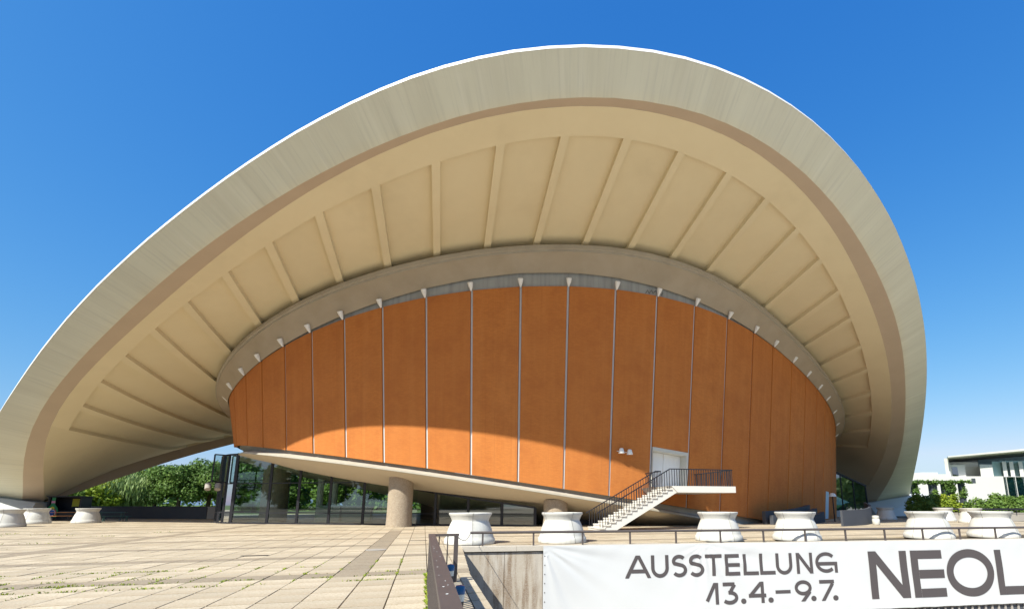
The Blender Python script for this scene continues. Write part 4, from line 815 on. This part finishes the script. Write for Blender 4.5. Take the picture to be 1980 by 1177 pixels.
# ------------------------------------------------------------------ dark ramp walls at the right end of the hall
def curved_wall(name, pts, z0s, z1s, th, mt, label, cat):
    P = [np.array(p, float) for p in pts]; n = len(P); m = MB(); ins, outs = [], []
    for j in range(n):
        d = P[min(j+1, n-1)]-P[max(j-1, 0)]; d /= np.linalg.norm(d); nn = np.array([-d[1], d[0]])*th/2; ins.append(P[j]-nn); outs.append(P[j]+nn)
    rows = [[G(*a, z0) for a, z0 in zip(outs, z0s)], [G(*a, z1) for a, z1 in zip(outs, z1s)], [G(*a, z1) for a, z1 in zip(ins, z1s)], [G(*a, z0) for a, z0 in zip(ins, z0s)]]
    m.grid(rows); m.poly([r[0] for r in rows]); m.poly([r[-1] for r in rows][::-1]); o = m.build(name, mt, None, smooth=30); return tag(o, label, cat)
rp = [(15.9, 28.4), (17.2, 28.0), (19, 27.1), (21, 25.6), (22.8, 23.9), (24.2, 22.0)]
curved_wall('ramp_parapet', rp, [0]*6, [1.05, 1.06, 1.1, 1.2, 1.4, 1.62], .16, M['dark_wall'], 'dark curved parapet wall beside the ramp at the right end of the hall', 'wall')
rp2 = [(12.6, 24.6), (14.5, 24.0), (16.2, 23.2), (18.2, 21.9), (20, 20.3)]
for k in range(3):
    off = .55*k; curved_wall('curved_step', [(u+off*.4, w+off) for u, w in rp2], [0]*5, [(.95-.28*k), (1.0-.28*k), (1.1-.28*k), (1.25-.28*k), (1.4-.28*k)], .3, M['dark_wall'], ['topmost dark curved step against the foot of the orange wall', 'middle dark curved step at the foot of the orange wall', 'lowest dark curved step at the foot of the orange wall'][k], 'step')
o = empty('globe_lamp', G(22.4, 20.5)); tag(o, 'lamp post with white domed head beside the right foyer glass', 'lamp')
m = MB(); m.lathe(G(22.4, 20.5), [(.06, 0), (.045, 2.1)], n=10); m.build('lamp_post', M['black'], o, smooth=40)
m = MB(); m.lathe(G(22.4, 20.5), [(.30, 2.1), (.27, 2.25), (.15, 2.38), (.001, 2.42)], n=18); m.build('lamp_head', M['cone'], o, smooth=60)
m = MB(); m.lathe(G(20.2, 26.9), [(.20, 0), (.24, .06), (.25, .36), (.22, .42), (.235, .44), (.23, .62), (.18, .64), (.001, .66)], n=18); tag(m.build('white_bin', M['white'], None, smooth=40), 'small white round bin at the end of the dark ramp parapet', 'bin')

# ------------------------------------------------------------------ far left: low walls, drinks stall, table and benches
def px_at(x, y): return ((x-1100)/950*(y*math.cos(PITCH) - EYE*math.sin(PITCH)), y)
def strip_wall(name, a, b, h, th, mt, label, cap=None):
    a, b = np.array(a), np.array(b); d = (b-a)/np.linalg.norm(b-a); n = np.array([d[1], -d[0]])
    f = lambda x, y, z: (*(a + d*x + n*y), z); L_ = np.linalg.norm(b-a); o = empty(name, (*a, 0)); tag(o, label, 'wall')
    k = max(1, int(L_/3))
    for j in range(k): m = MB(); m.box(f, (L_*j/k+.004, -th, -.05), (L_*(j+1)/k-.004, 0, h)); m.build('wall_block', mt, o)
    if cap: m = MB(); m.box(f, (-.02, -th-.04, h+.001), (L_+.02, .04, h+.08)); m.build('wall_coping', cap, o)
    return o
strip_wall('dark_low_wall', px_at(165, 52.5), px_at(398, 50), 1.16, .3, M['dark_wall'], 'long low wall, coloured dark for the roof shade, in front of the trees on the left', M['dark_wall'])  # the roof's shade on this wall is put into its dark colour
strip_wall('pale_low_wall', px_at(399, 50), px_at(440, 49.5), 1.14, .3, M['low_wall'], 'short pale concrete low wall beside the glass porch', M['low_wall'])
x, y = px_at(432, 42.5)
m = MB(); m.lathe((x, y, 0), [(.40, 0), (.42, .05), (.40, .75), (.30, .85), (.30, .95), (.40, 1.0), (.36, 1.45), (.2, 1.7), (.001, 1.74)], n=18); tag(m.build('litter_bin', M['black'], None, smooth=40), 'dark rounded litter bin beside the glass porch', 'bin')
ks = px_at(117, 46); kx, ky = ks; kv = np.array([LAT[0], LAT[1]]); kn = np.array([FWD[0], FWD[1]])
def K(x, y, z): return (kx + x*kv[0] + y*kn[0], ky + x*kv[1] + y*kn[1], z)
stl = empty('drinks_stall', (kx, ky, 0)); tag(stl, 'black drinks stall with a green bottle print and yellow posters', 'stall')
m = MB(); m.box(K, (-1.2, -1.4, 0), (1.35, -1.2, 2.1)); m.box(K, (-1.2, -1.2, 0), (-1.06, 0, 2.1)); m.box(K, (1.22, -1.2, 0), (1.35, 0, 2.1)); m.box(K, (-1.0, -.3, 0), (1.2, 0, .85)); m.build('stall_body', M['black'], stl)
m = MB(); m.box(K, (-1.3, -1.5, 2.101), (1.45, .15, 2.2)); m.build('stall_roof', M['black'], stl)
bt = [(-.42, .25), (-.46, .9), (-.36, 1.15), (-.16, 1.4), (-.13, 1.85), (-.15, 2.05), (.15, 2.05), (.13, 1.85), (.16, 1.4), (.36, 1.15), (.46, .9), (.42, .25)]
m = MB(); pf = [K(-.75+a, .06, b) for a, b in bt]; pb = [K(-.75+a, .02, b) for a, b in bt]; m.poly(pf); m.poly(pb[::-1])
for j in range(len(bt)): q = (j+1) % len(bt); m.quad(pf[j], pf[q], pb[q], pb[j])
m.build('bottle_print', M['bottle'], stl)
def disc(cx, cz, r, off, mt): m = MB(); m.poly([K(cx+r*math.cos(a), off, cz+r*math.sin(a)) for a in [6.283*j/24 for j in range(24)]]); m.build('label_print', M[mt], stl, recalc=False)
disc(-.75, .68, .37, .068, 'red'); disc(-.75, .68, .30, .074, 'white'); disc(-.75, .68, .24, .080, 'blue'); disc(-.75, 1.08, .16, .068, 'yellow')
m = MB(); m.box(K, (-.89, .062, 1.55), (-.61, .07, 1.75)); m.build('label_print', M['pink'], stl)
for a, b, c, d, mt in ((-.05, .50, 1.25, 1.95, 'yellow'), (.62, 1.16, 1.55, 1.95, 'yellow'), (.62, 1.16, 1.32, 1.53, 'white')):
    m = MB(); m.box(K, (a, -1.199, c), (b, -1.18, d)); m.build('poster', M[mt], stl)
def bench(px, y, w_, h, depth, mt, lmt, name, label, cat, rot=0.0):
    x, y = px_at(px, y); o = empty(name, (x, y, 0)); tag(o, label, cat); c, s_ = math.cos(rot), math.sin(rot)
    f = lambda a, b, z: (x + (a*c-b*s_)*LAT[0] + (a*s_+b*c)*FWD[0], y + (a*c-b*s_)*LAT[1] + (a*s_+b*c)*FWD[1], z)
    m = MB(); m.box(f, (-w_/2, -depth/2, h-.035), (w_/2, depth/2, h)); m.build('board', M[mt], o)
    for sx in (-1, 1):
        m = MB(); xx = sx*(w_/2-.28)
        for sy in (-1, 1): m.bar(f(xx, sy*depth*.42, 0), f(xx, sy*depth*.34, h-.036), .035)
        m.bar(f(xx, -depth*.39, h*.4), f(xx, depth*.39, h*.4), .03); m.build('trestle_leg', M[lmt], o)
    return o
bench(213, 43.6, 2.2, .76, .5, 'green_paint', 'green_paint', 'trestle_table', 'dark green trestle table right of the left planters', 'table')
bench(222, 42.7, 2.2, .47, .25, 'green_paint', 'green_paint', 'trestle_bench', 'dark green trestle bench in front of the green table', 'bench')
bench(126, 44.4, 2.2, .76, .5, 'timber', 'black', 'beer_table', 'orange wooden table in front of the drinks stall', 'table')
bench(112, 43.6, 2.0, .47, .25, 'timber', 'black', 'beer_bench', 'orange wooden bench in front of the orange table', 'bench')

# ------------------------------------------------------------------ trees and hedges
def leaves(name, clumps, n, size, mt, parent, flat=1.0, droop=0.0, shell_=.62):
    """clumps: (x, y, z, rx, ry, rz, weight)"""
    C_ = np.array(clumps); wgt = C_[:, 6]*C_[:, 3]*C_[:, 5]; wgt = wgt/wgt.sum(); idx = RNG.choice(len(C_), n, p=wgt)
    d = RNG.normal(size=(n, 3)); d /= np.linalg.norm(d, axis=1)[:, None]; rr = (shell_ + (1-shell_)*RNG.random(n))[:, None]
    rr = np.where(RNG.random((n, 1)) < .25, RNG.random((n, 1))**.5, rr)
    P = C_[idx, :3] + d*C_[idx, 3:6]*rr; P += RNG.normal(0, size*.5, (n, 3))
    if droop: P[:, 2] -= droop*RNG.random(n)**2
    nr = d*.8 + RNG.normal(0, .55, (n, 3)) + np.array([0, 0, .35]); nr /= np.linalg.norm(nr, axis=1)[:, None]
    a = np.cross(nr, RNG.normal(size=(n, 3))); a /= np.linalg.norm(a, axis=1)[:, None]; b = np.cross(nr, a)
    s1 = size*(.6+.8*RNG.random((n, 1))); s2 = s1*(.45+.3*RNG.random((n, 1))); 
    if droop: a = a*.5 + np.array([0, 0, -1.0]); a /= np.linalg.norm(a, axis=1)[:, None]; s1 = s1*1.7; s2 = s2*.6
    V = np.stack([P-a*s1, P+b*s2-a*s1*.1, P+a*s1, P-b*s2-a*s1*.1], 1).reshape(-1, 3)
    me = bpy.data.meshes.new(name); me.vertices.add(4*n); me.vertices.foreach_set('co', V.astype(np.float32).ravel()); me.loops.add(4*n); me.loops.foreach_set('vertex_index', np.arange(4*n, dtype=np.int32))
    me.polygons.add(n); me.polygons.foreach_set('loop_start', np.arange(0, 4*n, 4, dtype=np.int32)); me.polygons.foreach_set('loop_total', np.full(n, 4, dtype=np.int32)); me.update()
    t = me.attributes.new('tone', 'FLOAT', 'FACE'); ct = RNG.random(len(C_)); t.data.foreach_set('value', np.clip(.55*ct[idx] + .55*RNG.random(n) - .05, 0, 1).astype(np.float32))
    me.materials.append(M[mt]); o = bpy.data.objects.new(name, me); COL.objects.link(o)
    if parent is not None: o.parent = parent; o.matrix_parent_inverse = PINV[parent.name]
    return o
def tree(px, y, H, Rr, mt, label, n=5200, size=.22, base=None, name='broadleaf_tree', droop=0.0, group='trees behind the low wall on the left', clump=26, zlow=.28, cat='tree'):
    x, y = px_at(px, y); o = empty(name, (x, y, 0)); tag(o, label, cat, group)
    cl = []
    for k in range(clump):
        t = k/clump; zc = H*(zlow + (1-zlow)*(.08+.84*RNG.random())); e = math.sqrt(max(.08, 1-((zc/H-(zlow+.42*(1-zlow)))/(.62*(1-zlow)))**2)); a = RNG.random()*6.283; r = Rr*e*(.35+.55*RNG.random()); q = Rr*(.26+.20*RNG.random())
        cl.append((x+r*math.cos(a), y+r*math.sin(a), min(zc, H-q*.7), q, q, q*.75, 1.0))
    cl.append((x, y, H*.62, Rr*.6, Rr*.6, H*.3, .35))
    leaves('crown', cl, n, size, mt, o, droop=droop)
    m = MB(); m.tube([(x, y, -.1), (x+.1, y, H*.35), (x-.05, y+.1, H*.75)], [Rr*.075, Rr*.055, Rr*.02], n=8)
    for k in range(5):
        a = k*1.26+.4; z0 = H*(.3+.08*k); m.tube([(x, y, z0), (x+Rr*.35*math.cos(a), y+Rr*.35*math.sin(a), z0+H*.12), (x+Rr*.7*math.cos(a), y+Rr*.7*math.sin(a), z0+H*.2)], [Rr*.035, Rr*.022, Rr*.008], n=5)
    m.build('trunk', M['bark'], o, smooth=60); return o
tree(400, 88, 9.2, 5.2, 'leaf_dark', 'dark green broadleaf tree next to the glass porch', 17000, size=.19)
tree(342, 86, 8.1, 4.8, 'leaf_dark', 'dark dense tree in the middle of the left tree row', 15000, size=.19)
tree(296, 90, 8.0, 4.4, 'leaf_pale', 'pale green tree left of the dark dense one', 11000, size=.2)
tree(250, 84, 6.8, 4.2, 'leaf_pale', 'drooping pale green willow above the dark low wall', 7500, size=.28, droop=1.3, name='willow_tree')
tree(268, 100, 9.0, 4.6, 'leaf_lime', 'yellow green tree showing above the willow', 6000, size=.28, zlow=.45)
tree(205, 82, 5.8, 3.8, 'leaf_lime', 'small lime green tree over the green trestle table', 5500, size=.24)
tree(158, 80, 4.6, 3.6, 'leaf_mid', 'low mid green tree behind the leftmost planters', 5000, size=.24)
tree(116, 80, 4.0, 3.2, 'leaf_lime', 'low lime green bush behind the drinks stall', 3500, zlow=.1)
tree(440, 98, 9.6, 5.4, 'leaf_mid', 'tall mid green tree seen past the glass porch', 12000, size=.22)
tree(468, 96, 9.0, 4.0, 'leaf_mid', 'mid green tree seen through the porch panes', 8000, size=.24, zlow=.1)
for k, (px, y, H, lab) in enumerate(((490, 92, 10.5, 'mid green tree seen through the first foyer panes'), (550, 96, 10.5, 'dark tree seen through the foyer left of the white columns'), (622, 94, 10, 'mid green tree seen through the foyer behind the counter'), (692, 96, 10.5, 'mid green tree seen through the foyer right of the counter'))):
    tree(px, y, H, 5.6, ['leaf_mid', 'leaf_dark', 'leaf_mid', 'leaf_mid'][k], lab, 6500, size=.32, zlow=.12, group='trees behind the foyer')
m_ = leaves('far_woodland', [(-125+12*k+RNG.normal(0, 2), 128+RNG.normal(0, 5), 2.5, 9, 6, 5.5+RNG.normal(0, .8), 1) for k in range(14)], 14000, .6, 'leaf_dark', None); tag(m_, 'far dark woodland behind the left trees', 'woodland', kind='stuff')
m_ = leaves('park_woodland', [(-190+16*k+RNG.normal(0, 4), -62+RNG.normal(0, 6), 7+4*RNG.random(), 11, 8, 9.0+RNG.normal(0, 2.5), 1) for k in range(34)], 60000, 1.15, 'leaf_dark', None); tag(m_, 'park trees mirrored in the foyer glass', 'woodland', kind='stuff')
# right: hedges in front of the chancellery
def hedge(px0, px1, y, H, mt, label, n=3500, size=.11):
    (x0, _), (x1, _) = px_at(px0, y), px_at(px1, y); o = empty('hedge', ((x0+x1)/2, y, 0)); tag(o, label, 'hedge', 'hedges along the right side of the terrace'); L_ = x1-x0; k = max(3, int(L_/.9))
    cl = [(x0+L_*(j+.5)/k+RNG.normal(0, .15), y+RNG.normal(0, .3), H*(.42+.14*RNG.random()), .9, .9, H*(.36+.14*RNG.random()), 1) for j in range(k)] + [(x0+L_*RNG.random(), y, H*(.82+.16*RNG.random()), .45, .45, .32, .6) for j in range(k)]
    leaves('foliage', cl, n, size, mt, o)
    m = MB()
    for j in range(k): xx = x0+L_*(j+.5)/k; m.tube([(xx, y, -.05), (xx+.1, y, H*.5)], [.05, .03], n=5)
    m.build('stems', M['bark'], o)
hedge(1768, 1812, 49.5, 2.5, 'leaf_mid', 'green shrub right of the right abutment', 5000)
hedge(1815, 1868, 49, 2.35, 'leaf_lime', 'bright lime green shrub below the ivy pergola', 5500)
hedge(1880, 2080, 47.5, 2.25, 'leaf_mid', 'long green hedge below the white chancellery building', 15000)
strip_wall('hedge_wall', px_at(1826, 45.8), px_at(2200, 44.5), .62, .35, M['low_wall'], 'low pale wall in front of the hedges on the right', M['low_wall'])
a, b = np.array(px_at(1828, 45.6)), np.array(px_at(2200, 44.3)); fe = empty('hedge_fence', (*a, 0)); tag(fe, 'low dark rail fence on the wall in front of the hedges', 'fence')
m = MB(); m.bar((*a, 1.02), (*b, 1.02), .05, .16); m.build('rail', M['black'], fe)
for k in range(14): q = a+(b-a)*k/13; m = MB(); m.bar((*q, .70), (*q, 1.0), .05); m.build('rail_post', M['black'], fe)
# ivy pergola
PY_ = 82; pg = empty('ivy_pergola', (*px_at(1815, PY_), 0)); tag(pg, 'dark pergola overgrown with ivy between the abutment and the white building', 'pergola')
for px in (1755, 1774, 1810, 1832, 1845, 1866): x, y = px_at(px, PY_); m = MB(); m.bar((x, y, 0), (x, y, 5.2), 1.0 if px == 1810 else .62, .7, up=(0, 1, 0)); m.build('pergola_post', M['dark_wall'], pg)
xa, xb = px_at(1745, PY_)[0], px_at(1880, PY_)[0]; m = MB(); m.bar((xa, PY_, 5.5), (xb, PY_, 5.5), 1.6, .5); m.build('pergola_beam', M['granite'], pg)
cl = [(xa+(xb-xa)*(j+.5)/24, PY_-.7, 5.05+RNG.normal(0, .1), .5, .5, .28, 1) for j in range(24)] + [(px_at(px, PY_)[0], PY_-.3, 1.0+4*RNG.random(), .5, .5, .8, 1) for px in (1755, 1774, 1810, 1832, 1845, 1866) for _ in range(5)]
leaves('ivy', cl, 5000, .16, 'leaf_dark', pg)
m = MB(); m.box(lambda x, y, z: (x, y, z), (xa, PY_+6, 0), (px_at(1822, PY_)[0], PY_+6.5, 4.6)); m.build('pergola_back_wall', M['dark_wall'], pg)
# chancellery building
CY = 120; ch = empty('chancellery_building', (*px_at(1950, CY), 0)); tag(ch, 'white modern government building with sloping roof slab and glazing at the right edge', 'building')
def zpx(yp, d): return EYE + (974-yp)/950*d*1.0
def cb(px0, px1, y0, y1, z0, z1, mt, nm, dz=0.0):
    (xa, _), (xb, _) = px_at(px0, y0), px_at(px1, y0); xc, xe = max(xa, px_at(px0, y1)[0]), max(xb, px_at(px1, y1)[0]); m = MB(); m.hexa([(xa, y0, z0), (xb, y0, z0), (xe, y1, z0), (xc, y1, z0), (xa, y0, z1), (xb, y0, z1+dz), (xe, y1, z1+dz), (xc, y1, z1)]); return m.build(nm, M[mt], ch)
Z = lambda yp: EYE + (974-yp)/940*CY
cb(1826, 1950, CY, CY+14, 0, Z(922), 'granite', 'base_block')
cb(1950, 2150, CY+.2, CY+14, 0, Z(923), 'glass_office', 'base_glazing')
cb(1950, 2190, CY+.3, CY+14, Z(923)+.01, Z(922.3), 'granite', 'bounce_slab')  # added unseen pale slab, bounces sun up to the roof underside
cb(1839, 1848, CY+1, CY+20, Z(922), Z(887.3), 'granite', 'end_wall')
xl, xr = px_at(1838, CY)[0], px_at(2190, CY)[0]; yb = CY+15.2; xlb, xrb = px_at(1838, yb)[0], px_at(2190, yb)[0]
m = MB(); m.hexa([(xl, CY-1.5, Z(887.2)), (xr, CY-1.5, Z(858)), (xrb, yb, Z(858)), (xlb, yb, Z(887.2)), (xl, CY-1.5, Z(885)), (xr, CY-1.5, Z(852)), (xrb, yb, Z(852)), (xlb, yb, Z(885))]); m.build('roof_slab', M['granite'], ch)
cb(1848, 1905, CY+5, CY+14, Z(922), Z(892), 'granite', 'upper_wall'); cb(1848, 1878, CY+2, CY+5, Z(922), Z(899), 'granite', 'upper_block'); cb(1878, 1908, CY+4.9, CY+5.4, Z(922), Z(901), 'reveal', 'side_panel')
cb(1852, 1863, CY+1.9, CY+2, Z(921), Z(904), 'glass_office', 'window'); cb(1907, 1932, CY+1, CY+8, Z(922), Z(899), 'granite', 'upper_block'); cb(1932, 1948, CY+3, CY+8, Z(922), Z(892), 'teal', 'window'); cb(1948, 2150, CY+3.5, CY+12, Z(922), Z(890), 'teal', 'upper_glazing')
cb(1848, 1912, CY+14, CY+15, Z(922), Z(887), 'granite', 'back_wall', Z(881)-Z(887)); cb(1905, 2190, CY+13.9, CY+15, Z(922), Z(881.2), 'teal', 'back_glazing', Z(858.6)-Z(881.2))
cb(1886, 1895, CY-.05, CY+.3, Z(935), Z(926), 'dark_wall', 'window')
for px in (1952, 1966, 1984, 2010, 2040): cb(px, px+8, CY+1.8, CY+3.4, Z(922), Z(893), 'granite', 'pier')
for k in range(10): cb(1955+18*k, 1956.2+18*k, CY-.02, CY+.19, 0, Z(923), 'granite', 'glazing_bar')
m = MB(); x, y = px_at(1799, 220); m.box(lambda a, b, c: (a, b, c), (x-8, y, 0), (x+9, y+12, EYE+(974-918)/940*220)); m.box(lambda a, b, c: (a, b, c), (x-2, y+1, EYE+(974-918)/940*220), (x+6, y+8, EYE+(974-914.5)/940*220)); tag(m.build('far_white_block', M['granite'], None), 'far white block just showing above the ivy pergola', 'building')
